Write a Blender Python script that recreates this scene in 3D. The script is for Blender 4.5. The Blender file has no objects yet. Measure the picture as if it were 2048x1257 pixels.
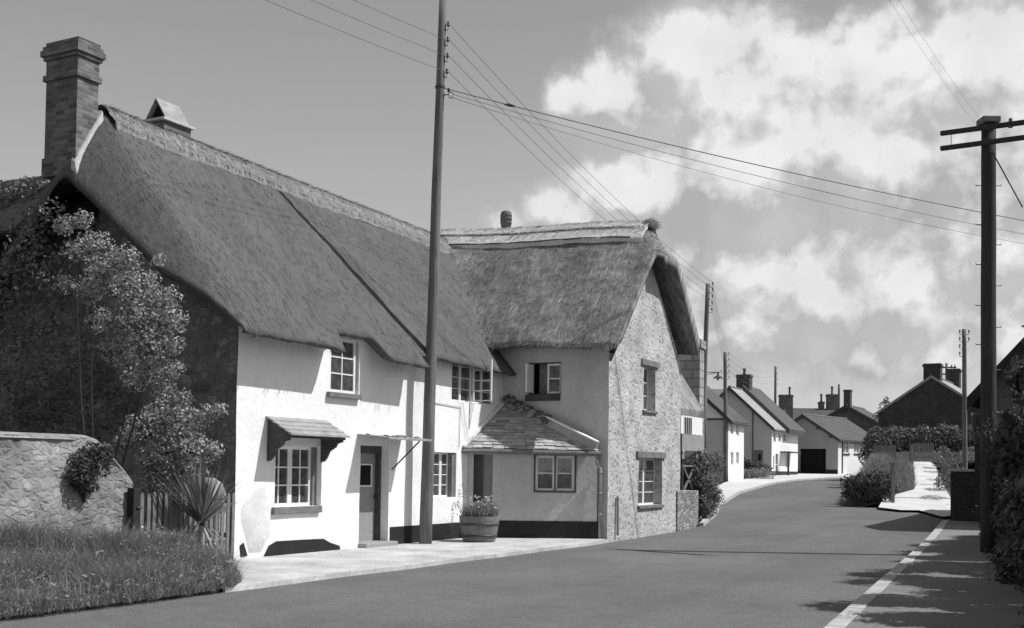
import bpy, bmesh, math, random
import numpy as np
from mathutils import Vector, noise as mn
random.seed(7); rng = np.random.default_rng(7)
S = bpy.context.scene; COL = S.collection
S.view_settings.view_transform = 'Standard'
# ------------------------------------------------------------------ camera
FPX = 2300.0; PITCH = math.atan(75.5/FPX); ROLL = 0.014; SHIFT = 233.0; EYE = 1.65
F_ = np.array([0, math.cos(PITCH), math.sin(PITCH)]); U0 = np.array([0, -math.sin(PITCH), math.cos(PITCH)]); R0 = np.array([1., 0, 0])
R_ = R0*math.cos(ROLL)+U0*math.sin(ROLL); U_ = -R0*math.sin(ROLL)+U0*math.cos(ROLL); CAM = np.array([0, 0, EYE])
cd = bpy.data.cameras.new('camera'); co = bpy.data.objects.new('camera', cd); COL.objects.link(co)
from mathutils import Matrix
co.matrix_world = Matrix(((R_[0], U_[0], -F_[0], 0), (R_[1], U_[1], -F_[1], 0), (R_[2], U_[2], -F_[2], EYE), (0, 0, 0, 1)))
cd.sensor_width = 36; cd.lens = 36*FPX/2048; cd.shift_y = SHIFT/2048; cd.clip_end = 9000; cd.clip_start = .1
S.camera = co
def ray(px, py): return F_+R_*((px-1024)/FPX)+U_*((628.5-py+SHIFT)/FPX)
def at(px, py, D):            # point of the sight line at depth Y = D
    d = ray(px, py); return CAM+d*(D/d[1])
GY = [-500, 26, 28, 32, 38, 47, 67, 105, 150, 400, 5000]; GZ = [0, 0, .01, .07, .19, .42, 1.05, 1.52, 1.75, 2.0, 2.0]
def g(y): return float(np.mean([np.interp(y+k, GY, GZ) for k in (-1.5, -.75, 0, .75, 1.5)]))
def gnd(px, py, dz=0.):
    d = ray(px, py); lo, hi = 1., 400.
    for _ in range(60):
        m = (lo+hi)/2; p = CAM+d*m
        if p[2] > g(p[1])+dz: lo = m
        else: hi = m
    return CAM+d*lo
# ------------------------------------------------------------------ frames
class Fr:
    def __init__(s, o, deg):
        a = math.radians(deg); s.o = np.array(o, float); s.u = np.array([math.sin(a), math.cos(a), 0]); s.v = np.array([math.cos(a), -math.sin(a), 0])
    def __call__(s, u, v, z): return s.o+s.u*u+s.v*v+np.array([0, 0, z])
    def hit(s, px, py, v=0.):  # (u,z) where the sight line meets the plane v
        d = ray(px, py); t = ((s.o+s.v*v-CAM)@s.v)/(d@s.v); p = CAM+d*t-s.o
        return float(p@s.u), float(p[2])
    def hitu(s, px, py, u=0.):
        d = ray(px, py); t = ((s.o+s.u*u-CAM)@s.u)/(d@s.u); p = CAM+d*t-s.o
        return float(p@s.v), float(p[2])
W = Fr((0, 0, 0), 0)   # u = +Y, v = +X
d0 = ray(467, 1117); O = CAM+d0*(-EYE/d0[2])
L = Fr((O[0], O[1], 0), 28)
# ------------------------------------------------------------------ objects
def thing(name, label, cat, loc, group=None):
    o = bpy.data.objects.new(name, None); COL.objects.link(o); o.location = tuple(map(float, loc)); o.empty_display_size = .3
    return tag(o, label, cat, group)
def tag(o, label, cat, group=None):
    o['label'] = label; o['category'] = cat
    if group: o['group'] = group
    return o
def kind(o, k):
    o['kind'] = k; return o
def rootloc(p):
    while p.parent: p = p.parent
    return np.array(p.location)
def link(name, me, parent=None, label=None):
    o = bpy.data.objects.new(name, me); COL.objects.link(o)
    if parent is not None: o.parent = parent
    if label: o['label'] = label
    return o
def dup(root, loc, label=None, group=None):
    r = root.copy(); COL.objects.link(r); r.location = tuple(map(float, loc))
    if label: r['label'] = label
    if group: r['group'] = group
    for ch in list(root.children):
        c = ch.copy(); COL.objects.link(c); c.parent = r
        for k in list(ch.children):
            d = k.copy(); COL.objects.link(d); d.parent = c
    return r
class MB:
    def __init__(s, fr=W): s.V = []; s.Fc = []; s.fr = fr; s.uvs = {}
    def add(s, pts, faces):
        b = len(s.V); s.V += [np.asarray(p, float) for p in pts]; s.Fc += [tuple(b+i for i in f) for f in faces]; return b
    def poly(s, *pts): s.add(pts, [tuple(range(len(pts)))])
    def box(s, u0, u1, v0, v1, z0, z1, fr=None, j=0.):
        f = fr or s.fr; r = lambda: random.uniform(-j, j)
        P = [f(u+r(), v+r(), z+r()) for z in (z0, z1) for v in (v0, v1) for u in (u0, u1)]
        s.add(P, [(0, 1, 3, 2), (4, 6, 7, 5), (0, 4, 5, 1), (2, 3, 7, 6), (0, 2, 6, 4), (1, 5, 7, 3)])
    def hexa(s, P):  # 8 points, bottom 4 then top 4 (same winding)
        s.add(P, [(3, 2, 1, 0), (4, 5, 6, 7), (0, 1, 5, 4), (1, 2, 6, 5), (2, 3, 7, 6), (3, 0, 4, 7)])
    def beam(s, p0, p1, w, h, up=(0, 0, 1)):
        p0, p1 = np.asarray(p0, float), np.asarray(p1, float); d = p1-p0; d = d/np.linalg.norm(d)
        if abs(np.dot(d, up)) > .99: up = (1, 0, 0)
        a = np.cross(d, up); a = a/np.linalg.norm(a)*w/2; b = np.cross(a, d); b = b/np.linalg.norm(b)*h/2
        s.hexa([p0-a-b, p0+a-b, p1+a-b, p1-a-b, p0-a+b, p0+a+b, p1+a+b, p1-a+b])
    def tube(s, pts, r, n=8, cap=True):
        pts = [np.asarray(p, float) for p in pts]; rs = r if hasattr(r, '__len__') else [r]*len(pts); rings = []
        for i, p in enumerate(pts):
            d = pts[min(i+1, len(pts)-1)]-pts[max(i-1, 0)]; d = d/(np.linalg.norm(d)+1e-9)
            a = np.cross(d, (0, 0, 1) if abs(d[2]) < .9 else (1, 0, 0)); a /= np.linalg.norm(a); b = np.cross(d, a)
            rings.append([p+rs[i]*(a*math.cos(t*2*math.pi/n)+b*math.sin(t*2*math.pi/n)) for t in range(n)])
        b0 = s.add([q for rg in rings for q in rg], [])
        for i in range(len(pts)-1):
            for t in range(n):
                s.Fc.append((b0+i*n+t, b0+i*n+(t+1) % n, b0+(i+1)*n+(t+1) % n, b0+(i+1)*n+t))
        if cap:
            s.Fc.append(tuple(b0+t for t in range(n))[::-1]); s.Fc.append(tuple(b0+(len(pts)-1)*n+t for t in range(n)))
    def lathe(s, c, prof, n=20):
        b0 = s.add([np.array([c[0]+r*math.cos(t*2*math.pi/n), c[1]+r*math.sin(t*2*math.pi/n), c[2]+z]) for r, z in prof for t in range(n)], [])
        for i in range(len(prof)-1):
            for t in range(n): s.Fc.append((b0+i*n+t, b0+i*n+(t+1) % n, b0+(i+1)*n+(t+1) % n, b0+(i+1)*n+t))
        s.Fc.append(tuple(b0+t for t in range(n))[::-1]); s.Fc.append(tuple(b0+(len(prof)-1)*n+t for t in range(n)))
    def extr(s, poly, d):  # polygon of points extruded by vector d
        d = np.asarray(d, float); n = len(poly); P = [np.asarray(p, float) for p in poly]+[np.asarray(p, float)+d for p in poly]
        s.add(P, [tuple(range(n))[::-1], tuple(range(n, 2*n))]+[(i, (i+1) % n, n+(i+1) % n, n+i) for i in range(n)])
    def build(s, name, m, parent=None, label=None, smooth=False, bevel=0., fix=True):
        off = rootloc(parent) if parent is not None else np.zeros(3)
        me = bpy.data.meshes.new(name); me.from_pydata([tuple(p-off) for p in s.V], [], s.Fc); me.update()
        if fix or bevel:
            bm = bmesh.new(); bm.from_mesh(me); bmesh.ops.recalc_face_normals(bm, faces=bm.faces)
            if bevel: bmesh.ops.bevel(bm, geom=[e for e in bm.edges if len(e.link_faces) == 2 and e.calc_face_angle(0) > .5], offset=bevel, segments=2, affect='EDGES', profile=.6)
            bm.to_mesh(me); bm.free()
        boxuv(me, s.fr, off)
        if smooth: me.polygons.foreach_set('use_smooth', [True]*len(me.polygons))
        me.materials.append(m); return link(name, me, parent, label)
def boxuv(me, fr, off):
    n = len(me.vertices); co_ = np.empty(n*3); me.vertices.foreach_get('co', co_); P = co_.reshape(-1, 3)+off-fr.o
    A = np.stack([P@fr.u, P@fr.v, P[:, 2]], 1)
    nl = len(me.loops); vi = np.empty(nl, int); me.loops.foreach_get('vertex_index', vi)
    nf = len(me.polygons); no = np.empty(nf*3); me.polygons.foreach_get('normal', no); no = no.reshape(-1, 3)
    tot = np.empty(nf, int); me.polygons.foreach_get('loop_total', tot)
    N = np.stack([no@fr.u, no@fr.v, no[:, 2]], 1); ax = np.abs(N).argmax(1); axl = np.repeat(ax, tot); Q = A[vi]
    uv = np.where((axl == 0)[:, None], Q[:, [1, 2]], np.where((axl == 1)[:, None], Q[:, [0, 2]], Q[:, [0, 1]]))
    me.uv_layers.new(name='UVMap').data.foreach_set('uv', uv.astype(np.float32).ravel())
def rawmesh(name, V, Fq, m, parent=None, uv=None, smooth=False, label=None, quads=True):
    """numpy verts and quad (or triangle) faces"""
    off = rootloc(parent) if parent is not None else np.zeros(3)
    V = np.asarray(V, float)-off; Fq = np.asarray(Fq); k = Fq.shape[1]
    me = bpy.data.meshes.new(name); me.vertices.add(len(V)); me.vertices.foreach_set('co', V.astype(np.float32).ravel())
    me.loops.add(Fq.size); me.loops.foreach_set('vertex_index', Fq.astype(np.int32).ravel())
    me.polygons.add(len(Fq)); me.polygons.foreach_set('loop_start', (np.arange(len(Fq))*k).astype(np.int32))
    me.update(calc_edges=True); me.validate()
    if uv is not None: me.uv_layers.new(name='UVMap').data.foreach_set('uv', np.asarray(uv, np.float32)[Fq.ravel()].ravel())
    if smooth: me.polygons.foreach_set('use_smooth', [True]*len(me.polygons))
    me.materials.append(m); return link(name, me, parent, label)
# ------------------------------------------------------------------ materials
def nt_new(name):
    m = bpy.data.materials.new(name); m.use_nodes = True; t = m.node_tree; b = t.nodes['Principled BSDF']; return m, t, b
class NT:
    def __init__(s, t): s.t = t
    def n(s, typ, **kw):
        x = s.t.nodes.new(typ)
        for k, v in kw.items():
            if hasattr(x, k): setattr(x, k, v)
            else: x.inputs[k].default_value = v
        return x
    def l(s, a, b): s.t.links.new(a, b)
    def math(s, op, a, b=None, c=None, clamp=False):
        x = s.t.nodes.new('ShaderNodeMath'); x.operation = op; x.use_clamp = clamp
        for i, q in enumerate((a, b, c)):
            if q is None: continue
            if hasattr(q, 'links'): s.l(q, x.inputs[i])
            else: x.inputs[i].default_value = q
        return x.outputs[0]
    def mapr(s, v, a, b, c, d, smooth=False):
        x = s.t.nodes.new('ShaderNodeMapRange'); x.interpolation_type = 'SMOOTHSTEP' if smooth else 'LINEAR'
        s.l(v, x.inputs[0])
        for i, q in enumerate((a, b, c, d)): x.inputs[i+1].default_value = q
        return x.outputs[0]
    def noise(s, vec, scale, detail=4, rough=.55, dist=0.):
        x = s.n('ShaderNodeTexNoise'); x.inputs['Scale'].default_value = scale; x.inputs['Detail'].default_value = detail
        x.inputs['Roughness'].default_value = rough; x.inputs['Distortion'].default_value = dist; s.l(vec, x.inputs['Vector']); return x.outputs['Fac']
    def mapping(s, vec, sc):
        x = s.n('ShaderNodeMapping'); x.inputs['Scale'].default_value = sc; s.l(vec, x.inputs['Vector']); return x.outputs[0]
    def mix(s, f, a, b):
        x = s.t.nodes.new('ShaderNodeMix'); x.data_type = 'FLOAT'
        for i, q in ((0, f), (2, a), (3, b)):
            if hasattr(q, 'links'): s.l(q, x.inputs[i])
            else: x.inputs[i].default_value = q
        return x.outputs[0]
    def bump(s, b, h, strength, dist=.02):
        x = s.n('ShaderNodeBump'); x.inputs['Strength'].default_value = strength; x.inputs['Distance'].default_value = dist
        s.l(h, x.inputs['Height']); s.l(x.outputs[0], b.inputs['Normal'])
def M(name, base, var=.25, scale=2., rough=.9, bump=.3, bscale=30., spec=.2, fine=.15, fscale=25., bdist=.015):
    m, t, b = nt_new(name); q = NT(t); c = q.n('ShaderNodeTexCoord').outputs['Object']
    n1 = q.noise(c, scale, 5, .6); n2 = q.noise(c, fscale, 3, .6)
    v = q.math('MULTIPLY', q.mapr(n1, .25, .75, base*(1-var), base*(1+var)), q.mapr(n2, .2, .8, 1-fine, 1+fine))
    q.l(v, b.inputs['Base Color']); b.inputs['Roughness'].default_value = rough; b.inputs['Specular IOR Level'].default_value = spec
    if bump: q.bump(b, q.noise(c, bscale, 5, .65), bump, bdist)
    return m
def stone(name, lo, hi, mortar, scale=4.5, mw=.06, asp=1.4, bump=.7, grime=.2, nsc=.6, dist=.34):
    m, t, b = nt_new(name); q = NT(t); uv = q.n('ShaderNodeTexCoord').outputs['UV']
    w = q.n('ShaderNodeTexNoise'); w.inputs['Scale'].default_value = 3.; w.inputs['Detail'].default_value = 3.; q.l(uv, w.inputs['Vector'])
    ma = q.n('ShaderNodeVectorMath', operation='MULTIPLY_ADD'); q.l(w.outputs['Color'], ma.inputs[0]); ma.inputs[1].default_value = (dist, dist*.9, 0); q.l(uv, ma.inputs[2])
    mp = q.mapping(ma.outputs[0], (1, asp, 1))
    e = q.n('ShaderNodeTexVoronoi', feature='DISTANCE_TO_EDGE'); e.inputs['Scale'].default_value = scale; q.l(mp, e.inputs['Vector'])
    c = q.n('ShaderNodeTexVoronoi', feature='F1'); c.inputs['Scale'].default_value = scale; q.l(mp, c.inputs['Vector'])
    r = q.n('ShaderNodeSeparateColor'); q.l(c.outputs['Color'], r.inputs[0])
    nn = q.noise(uv, 14., 6, .65); st = q.math('MULTIPLY', q.mapr(r.outputs[0], 0, 1, lo, hi), q.mapr(nn, .25, .75, .55, 1.45))
    k = q.mapr(q.math('ADD', e.outputs['Distance'], q.mapr(nn, .2, .8, -mw*.5, mw*.5)), mw*.4, mw*1.5, 0, 1, True)
    col = q.mix(k, mortar, st); gr = q.mapr(q.noise(uv, nsc, 5, .6), .3, .7, 1-grime, 1+grime)
    q.l(q.math('MULTIPLY', col, gr), b.inputs['Base Color']); b.inputs['Roughness'].default_value = .95; b.inputs['Specular IOR Level'].default_value = .1
    q.bump(b, q.math('ADD', k, q.math('MULTIPLY', nn, .8)), bump, .03); return m
def brick(name, lo, hi, mortar, bw=.23, bh=.08, bump=.5, grime=.25):
    m, t, b = nt_new(name); q = NT(t); uv = q.n('ShaderNodeTexCoord').outputs['UV']
    x = q.n('ShaderNodeTexBrick'); q.l(uv, x.inputs['Vector']); x.inputs['Scale'].default_value = 1; x.inputs['Brick Width'].default_value = bw
    x.inputs['Row Height'].default_value = bh; x.inputs['Mortar Size'].default_value = bh*.11; x.inputs['Mortar Smooth'].default_value = .3
    x.inputs['Color1'].default_value = (lo, lo, lo, 1); x.inputs['Color2'].default_value = (hi, hi, hi, 1); x.inputs['Mortar'].default_value = (mortar, mortar, mortar, 1)
    bw_ = q.n('ShaderNodeRGBToBW'); q.l(x.outputs['Color'], bw_.inputs[0]); gr = q.mapr(q.noise(uv, 1.6, 6, .65), .3, .7, 1-grime, 1+grime)
    q.l(q.math('MULTIPLY', bw_.outputs[0], gr), b.inputs['Base Color']); b.inputs['Roughness'].default_value = .95; b.inputs['Specular IOR Level'].default_value = .1
    q.bump(b, q.math('SUBTRACT', q.noise(uv, 30, 4, .6), x.outputs['Fac']), bump, .012); return m
def thatch(name, base, var=.3, streak=.35, bump=.8, pale=0., mot=.5):
    m, t, b = nt_new(name); q = NT(t); uv = q.n('ShaderNodeTexCoord').outputs['UV']
    s1 = q.noise(q.mapping(uv, (24, 4.5, 1)), 1, 5, .75, .4); s2 = q.noise(q.mapping(uv, (30, 26, 1)), 1, 3, .7); s3 = q.noise(q.mapping(uv, (.9, .45, 1)), 1, 6, .65)
    s4 = q.noise(q.mapping(uv, (9, 2.0, 1)), 1, 6, .75, .3)
    v = q.math('MULTIPLY', q.mapr(s1, .25, .75, base*(1-streak), base*(1+streak)), q.mapr(s3, .3, .7, 1-var, 1+var))
    v = q.math('MULTIPLY', v, q.mapr(s4, .3, .7, 1-var*mot, 1+var*mot))
    v = q.math('MULTIPLY', v, q.mapr(s2, .3, .7, 1-streak*.55, 1+streak*.55))
    if pale:
        k = q.mapr(q.noise(q.mapping(uv, (9, 2.5, 1)), 1, 4, .7, 1.5), .58, .72, 0, pale, True); v = q.math('ADD', v, k)
    q.l(v, b.inputs['Base Color']); b.inputs['Roughness'].default_value = 1.; b.inputs['Specular IOR Level'].default_value = .05
    q.bump(b, q.math('ADD', q.math('ADD', q.math('MULTIPLY', s1, .9), q.math('MULTIPLY', s2, .5)), q.math('MULTIPLY', s4, .25)), bump, .022); return m
def leafmat(name, lo, hi, trans=.25):
    m, t, b = nt_new(name); q = NT(t); r = q.n('ShaderNodeNewGeometry').outputs['Random Per Island']
    v = q.mapr(r, 0, 1, lo, hi); q.l(v, b.inputs['Base Color']); b.inputs['Roughness'].default_value = .55; b.inputs['Specular IOR Level'].default_value = .25
    tr = q.n('ShaderNodeBsdfTranslucent'); q.l(v, tr.inputs['Color']); mx = q.n('ShaderNodeMixShader'); mx.inputs[0].default_value = trans
    out = t.nodes['Material Output']; q.l(b.outputs[0], mx.inputs[1]); q.l(tr.outputs[0], mx.inputs[2]); q.l(mx.outputs[0], out.inputs['Surface']); return m
def glassmat(name):
    m, t, b = nt_new(name); q = NT(t); out = t.nodes['Material Output']; t.nodes.remove(b)
    tr = q.n('ShaderNodeBsdfTransparent'); tr.inputs[0].default_value = (.72, .72, .72, 1); gl = q.n('ShaderNodeBsdfGlossy'); gl.inputs['Roughness'].default_value = .03
    c = q.n('ShaderNodeTexCoord').outputs['Object']; bp = q.n('ShaderNodeBump'); bp.inputs['Strength'].default_value = .06; bp.inputs['Distance'].default_value = .02
    q.l(q.noise(c, 3.5, 2, .5), bp.inputs['Height']); q.l(bp.outputs[0], gl.inputs['Normal'])
    fr = q.n('ShaderNodeFresnel'); fr.inputs[0].default_value = 1.5; k = q.math('ADD', fr.outputs[0], .13, clamp=True)
    mx = q.n('ShaderNodeMixShader'); q.l(k, mx.inputs[0]); q.l(tr.outputs[0], mx.inputs[1]); q.l(gl.outputs[0], mx.inputs[2]); df = q.n('ShaderNodeBsdfDiffuse'); q.l(q.mapr(q.noise(c, 6, 4, .6), .3, .7, .12, .42), df.inputs['Color']); m2 = q.n('ShaderNodeMixShader'); m2.inputs[0].default_value = .22; q.l(mx.outputs[0], m2.inputs[1]); q.l(df.outputs[0], m2.inputs[2]); q.l(m2.outputs[0], out.inputs['Surface']); return m
def limewash(name, base, stain=.25, patch=.5, pscale=1.1):
    """uneven limewash: soft mottling, a few worn patches with edges, trowel bumps"""
    m, t, b = nt_new(name); q = NT(t); c = q.n('ShaderNodeTexCoord').outputs['Object']
    n1 = q.noise(c, .9, 6, .6); n2 = q.noise(c, 9, 5, .65); n3 = q.noise(q.mapping(c, (1.3, 1.3, .55)), pscale, 5, .7, .6)
    v = q.math('MULTIPLY', q.mapr(n1, .3, .7, base*(1-stain*.6), base*(1+stain*.25)), q.mapr(n2, .3, .75, 1-stain*.35, 1.03))
    k = q.mapr(n3, .63, .70, 0, patch, True); v = q.mix(k, v, base*.55)
    sp = q.mapr(q.noise(c, 26, 3, .6), .70, .76, 0, .35, True); v = q.mix(sp, v, base*.4)
    ss = q.mapr(q.noise(q.mapping(c, (7, 7, .45)), 1, 5, .7), .56, .72, 0, stain*.9, True); v = q.mix(ss, v, base*.5)
    xyz = q.n('ShaderNodeSeparateXYZ'); q.l(c, xyz.inputs[0]); dz = q.math('MULTIPLY', q.mapr(q.math('ADD', xyz.outputs[2], q.mapr(n2, .3, .7, -.18, .18)), .02, .5, stain*1.5, 0, True), q.mapr(n1, .35, .6, .35, 1.)); v = q.mix(q.math('MULTIPLY', dz, 1., clamp=True), v, base*.45)
    ck = q.n('ShaderNodeTexVoronoi', feature='DISTANCE_TO_EDGE'); ck.inputs['Scale'].default_value = .7; wv_ = q.n('ShaderNodeVectorMath', operation='MULTIPLY_ADD'); wn_ = q.n('ShaderNodeTexNoise'); wn_.inputs['Scale'].default_value = 2.5; wn_.inputs['Detail'].default_value = 5; q.l(c, wn_.inputs['Vector']); q.l(wn_.outputs['Color'], wv_.inputs[0]); wv_.inputs[1].default_value = (.7, .7, .7); q.l(c, wv_.inputs[2]); q.l(wv_.outputs[0], ck.inputs['Vector'])
    cm = q.math('MULTIPLY', q.mapr(ck.outputs['Distance'], .002, .009, .22, 0, True), q.mapr(n3, .45, .6, 0, 1)); v = q.mix(cm, v, base*.35)
    q.l(v, b.inputs['Base Color']); b.inputs['Roughness'].default_value = .95; b.inputs['Specular IOR Level'].default_value = .1
    q.bump(b, q.math('ADD', q.math('MULTIPLY', n2, .6), q.math('MULTIPLY', n1, 1.6)), .45, .05); return m
mWhite = limewash('white_limewash', .84, .15, .3, .9); mButt = limewash('buttress_render', .7, .25, .3, 1.5); mWing = limewash('worn_limewash', .56, .3, .3, 1.1)
mBut = limewash('grey_render', .42, .35, .4, 1.5)
mGable = stone('rubble_gable', .27, .48, .45, 5.3, .18, 1.2, .45, .25, 1.3, .27)
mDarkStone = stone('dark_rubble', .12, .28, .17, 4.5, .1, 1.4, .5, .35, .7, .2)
mGardenStone = stone('garden_wall_stone', .19, .31, .25, 5.4, .13, 1.7, .45, .45, .8, .27)
mLowStone = stone('coursed_stone', .2, .42, .2, 4.6, .07, 2.4, .9, .3)
mBrick = brick('old_brick', .09, .21, .16); mThShade = thatch('shade_dark_thatch', .05, .3, .3, .7); mBrickD = brick('dark_brick', .07, .12, .1)
mAsh = brick('ashlar_stone', .3, .42, .22, .5, .3, .5, .15)
mThA = thatch('weathered_thatch', .115, .16, .24, .7); mThW = thatch('patchy_thatch', .23, .5, .5, .8, .26, 1.1)
mRidgeA = thatch('straw_ridge', .34, .3, .5, .6, .06); mRidgeW = thatch('pale_straw_ridge', .72, .18, .4, .5)
mSlate = M('slate', .15, .35, 5, .7, .4, 40, .3); mSlateL = M('pale_slate', .3, .3, 4, .75, .4, 40, .3)
mTile = M('tile_roof', .10, .25, 1.2, .9, .5, 18, .1, .25, 12)
mRoad = M('asphalt', .115, .14, .35, .85, .35, 90, .25, .16, 60, .01)
def roadmat(name, base):
    m, t, b = nt_new(name); q = NT(t); c = q.n('ShaderNodeTexCoord').outputs['Object']; rot = q.n('ShaderNodeMapping'); rot.inputs['Rotation'].default_value = (0, 0, math.radians(27)); q.l(c, rot.inputs['Vector'])
    tr = q.noise(q.mapping(rot.outputs[0], (.55, .03, 1)), 1, 4, .6); n1 = q.noise(c, .25, 6, .65); n2 = q.noise(c, 38, 3, .7); n3 = q.noise(c, 3.2, 6, .7)
    v = q.math('MULTIPLY', q.mapr(n1, .3, .7, base*.82, base*1.18), q.mapr(tr, .3, .7, .86, 1.14)); v = q.math('MULTIPLY', v, q.mapr(n2, .25, .75, .55, 1.45)); v = q.math('MULTIPLY', v, q.mapr(n3, .3, .7, .9, 1.1))
    st = q.mapr(q.noise(c, .9, 5, .7, 1.), .64, .72, 0, .3, True); v = q.mix(st, v, base*.55)
    q.l(v, b.inputs['Base Color']); b.inputs['Roughness'].default_value = .85; b.inputs['Specular IOR Level'].default_value = .25; q.bump(b, n2, .5, .012); return m
mRoad = roadmat('asphalt_road', .125)
mPave = M('pavement_gravel', .46, .34, 1.1, .95, .5, 40, .1, .25, 16, .01)
mFoot = M('footpath_asphalt', .2, .2, .7, .95, .4, 70, .1, .14, 40, .01); mKerb = M('kerb_stone', .4, .25, 1.5, .9, .4, 30, .15)
mPath = M('concrete_path', .55, .15, .8, .95, .35, 40, .1)
mSoil = M('soil', .07, .4, 3, 1., .8, 14, .05, .3, 12, .05)
mTar = M('black_tar', .018, .3, 4, .6, .3, 30, .3); mWood = M('dark_wood', .07, .3, 5, .8, .4, 30, .25); mWoodM = M('grey_wood', .17, .3, 5, .85, .4, 30, .2)
mWoodL = M('silvered_wood', .3, .3, 6, .85, .4, 30, .2); mPost = M('dark_post_wood', .03, .3, 5, .85, .4, 30, .2)
mPaint = M('white_paint', .75, .06, 3, .5, .1, 30, .4, .05); mPaintG = M('grey_paint', .3, .15, 3, .6, .15, 30, .3)
mDoor = M('door_paint', .27, .12, 3, .55, .15, 30, .35); mWire = M('wire', .16, .1, 1, .6, 0); mIron = M('iron', .05, .3, 8, .5, .2, 40, .4); mPipe = M('pale_pipe', .3, .2, 4, .6, .2, 30, .3)
mCeramic = M('insulator', .08, .1, 4, .25, 0, 1, .5); mMortar = M('mortar', .5, .2, 6, .95, .6, 30, .1); mPot = M('clay_pot', .1, .3, 6, .8, .3, 40, .2)
mFarW = limewash('far_white', .78, .06, .1); mFarG = limewash('far_grey_shade_render', .52, .12, .1); mRoughG = M('far_gable_render', .34, .12, .6, .95, .3, 20)
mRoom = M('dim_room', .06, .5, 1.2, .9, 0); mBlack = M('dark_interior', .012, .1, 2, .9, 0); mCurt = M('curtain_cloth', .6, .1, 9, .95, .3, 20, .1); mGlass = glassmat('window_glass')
mDarkWall = brick('dark_shaded_brick', .05, .08, .07); mGreyWall = M('grey_boarding', .12, .25, 2, .9, .4, 12)  # the dark brick tone also stands in for shade on the wall end
def polewood(name, base):
    m, t, b = nt_new(name); q = NT(t); c = q.n('ShaderNodeTexCoord').outputs['Object']
    s1 = q.noise(q.mapping(c, (28, 28, .8)), 1, 6, .7); s2 = q.noise(c, .8, 4, .6); k = q.math('MULTIPLY', q.mapr(s1, .3, .7, base*.6, base*1.35), q.mapr(s2, .3, .7, .8, 1.2))
    cr = q.mapr(q.noise(q.mapping(c, (45, 45, 1.2)), 1, 2, .5), .64, .7, 1, .35, True); q.l(q.math('MULTIPLY', k, cr), b.inputs['Base Color']); b.inputs['Roughness'].default_value = .85; b.inputs['Specular IOR Level'].default_value = .2
    q.bump(b, s1, .5, .02); return m
mPole = polewood('pole_wood', .16); mPoleD = polewood('tarred_pole_wood', .05)
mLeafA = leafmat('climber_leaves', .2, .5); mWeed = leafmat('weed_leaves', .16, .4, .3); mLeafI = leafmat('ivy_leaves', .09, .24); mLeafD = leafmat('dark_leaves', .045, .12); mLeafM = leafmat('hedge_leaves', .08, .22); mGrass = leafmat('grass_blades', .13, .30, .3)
mGrassB = leafmat('bank_grass', .14, .34, .3); mYucca = leafmat('strap_leaves', .1, .22); mStraw = leafmat('dry_straw', .3, .5); mFlower = leafmat('petals', .45, .8, .3); mBark = polewood('bark', .045)
# ------------------------------------------------------------------ light and sky
ELEV = 52; sdir = np.array([math.cos(math.radians(ELEV)), -.05*math.cos(math.radians(ELEV)), math.sin(math.radians(ELEV))])
sd = bpy.data.lights.new('sun', 'SUN'); so = bpy.data.objects.new('sun', sd); COL.objects.link(so); sd.energy = 4.8; sd.angle = math.radians(.5)
so.rotation_euler = Vector(-sdir).to_track_quat('-Z', 'Y').to_euler(); so.location = (20, 0, 40)
wd = bpy.data.worlds.new('World'); S.world = wd; wd.use_nodes = True; t = wd.node_tree; q = NT(t); bg = t.nodes['Background']; SKYS = .1
sky = q.n('ShaderNodeTexSky'); sky.sky_type = 'NISHITA'; sky.sun_disc = False; sky.sun_elevation = math.radians(ELEV); sky.sun_rotation = math.atan2(sdir[0], sdir[1]); sky.dust_density = 1.5
bwn = q.n('ShaderNodeRGBToBW'); q.l(sky.outputs[0], bwn.inputs[0])
tc = q.n('ShaderNodeTexCoord').outputs['Generated']; sp = q.n('ShaderNodeSeparateXYZ'); q.l(tc, sp.inputs[0])
az = q.math('ARCTAN2', sp.outputs[0], sp.outputs[1]); el = q.math('ARCSINE', sp.outputs[2])
# cumulus masses as (azimuth, elevation, half width, half height, weight) in degrees
def ae(px, py):
    d = ray(px, py); d = d/np.linalg.norm(d); return math.atan2(d[0], d[1]), math.asin(d[2])
cxy = q.n('ShaderNodeCombineXYZ'); q.l(az, cxy.inputs[0]); q.l(el, cxy.inputs[1])
CL = ((1405, 150, 125, 85, 1.0), (1390, 80, 60, 45, .7), (1480, 190, 80, 60, .7), (1175, 200, 50, 42, .75), (1265, 195, 70, 45, .65), (1860, 150, 170, 75, 1.0), (1700, 150, 60, 60, .75), (1960, 110, 70, 50, .5), (1450, 330, 130, 55, .95), (1360, 390, 150, 50, .75),
      (1650, 400, 220, 90, .95), (1720, 300, 80, 60, .6), (1200, 430, 110, 42, .85), (1280, 370, 60, 40, .6), (1900, 320, 150, 80, .65), (1850, 560, 160, 45, .8), (1640, 590, 170, 50, .75), (1480, 560, 110, 60, .65), (1720, 690, 210, 45, .7), (1480, 710, 260, 70, .55), (2120, 300, 110, 260, .6), (1660, 400, 330, 230, .34))
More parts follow.
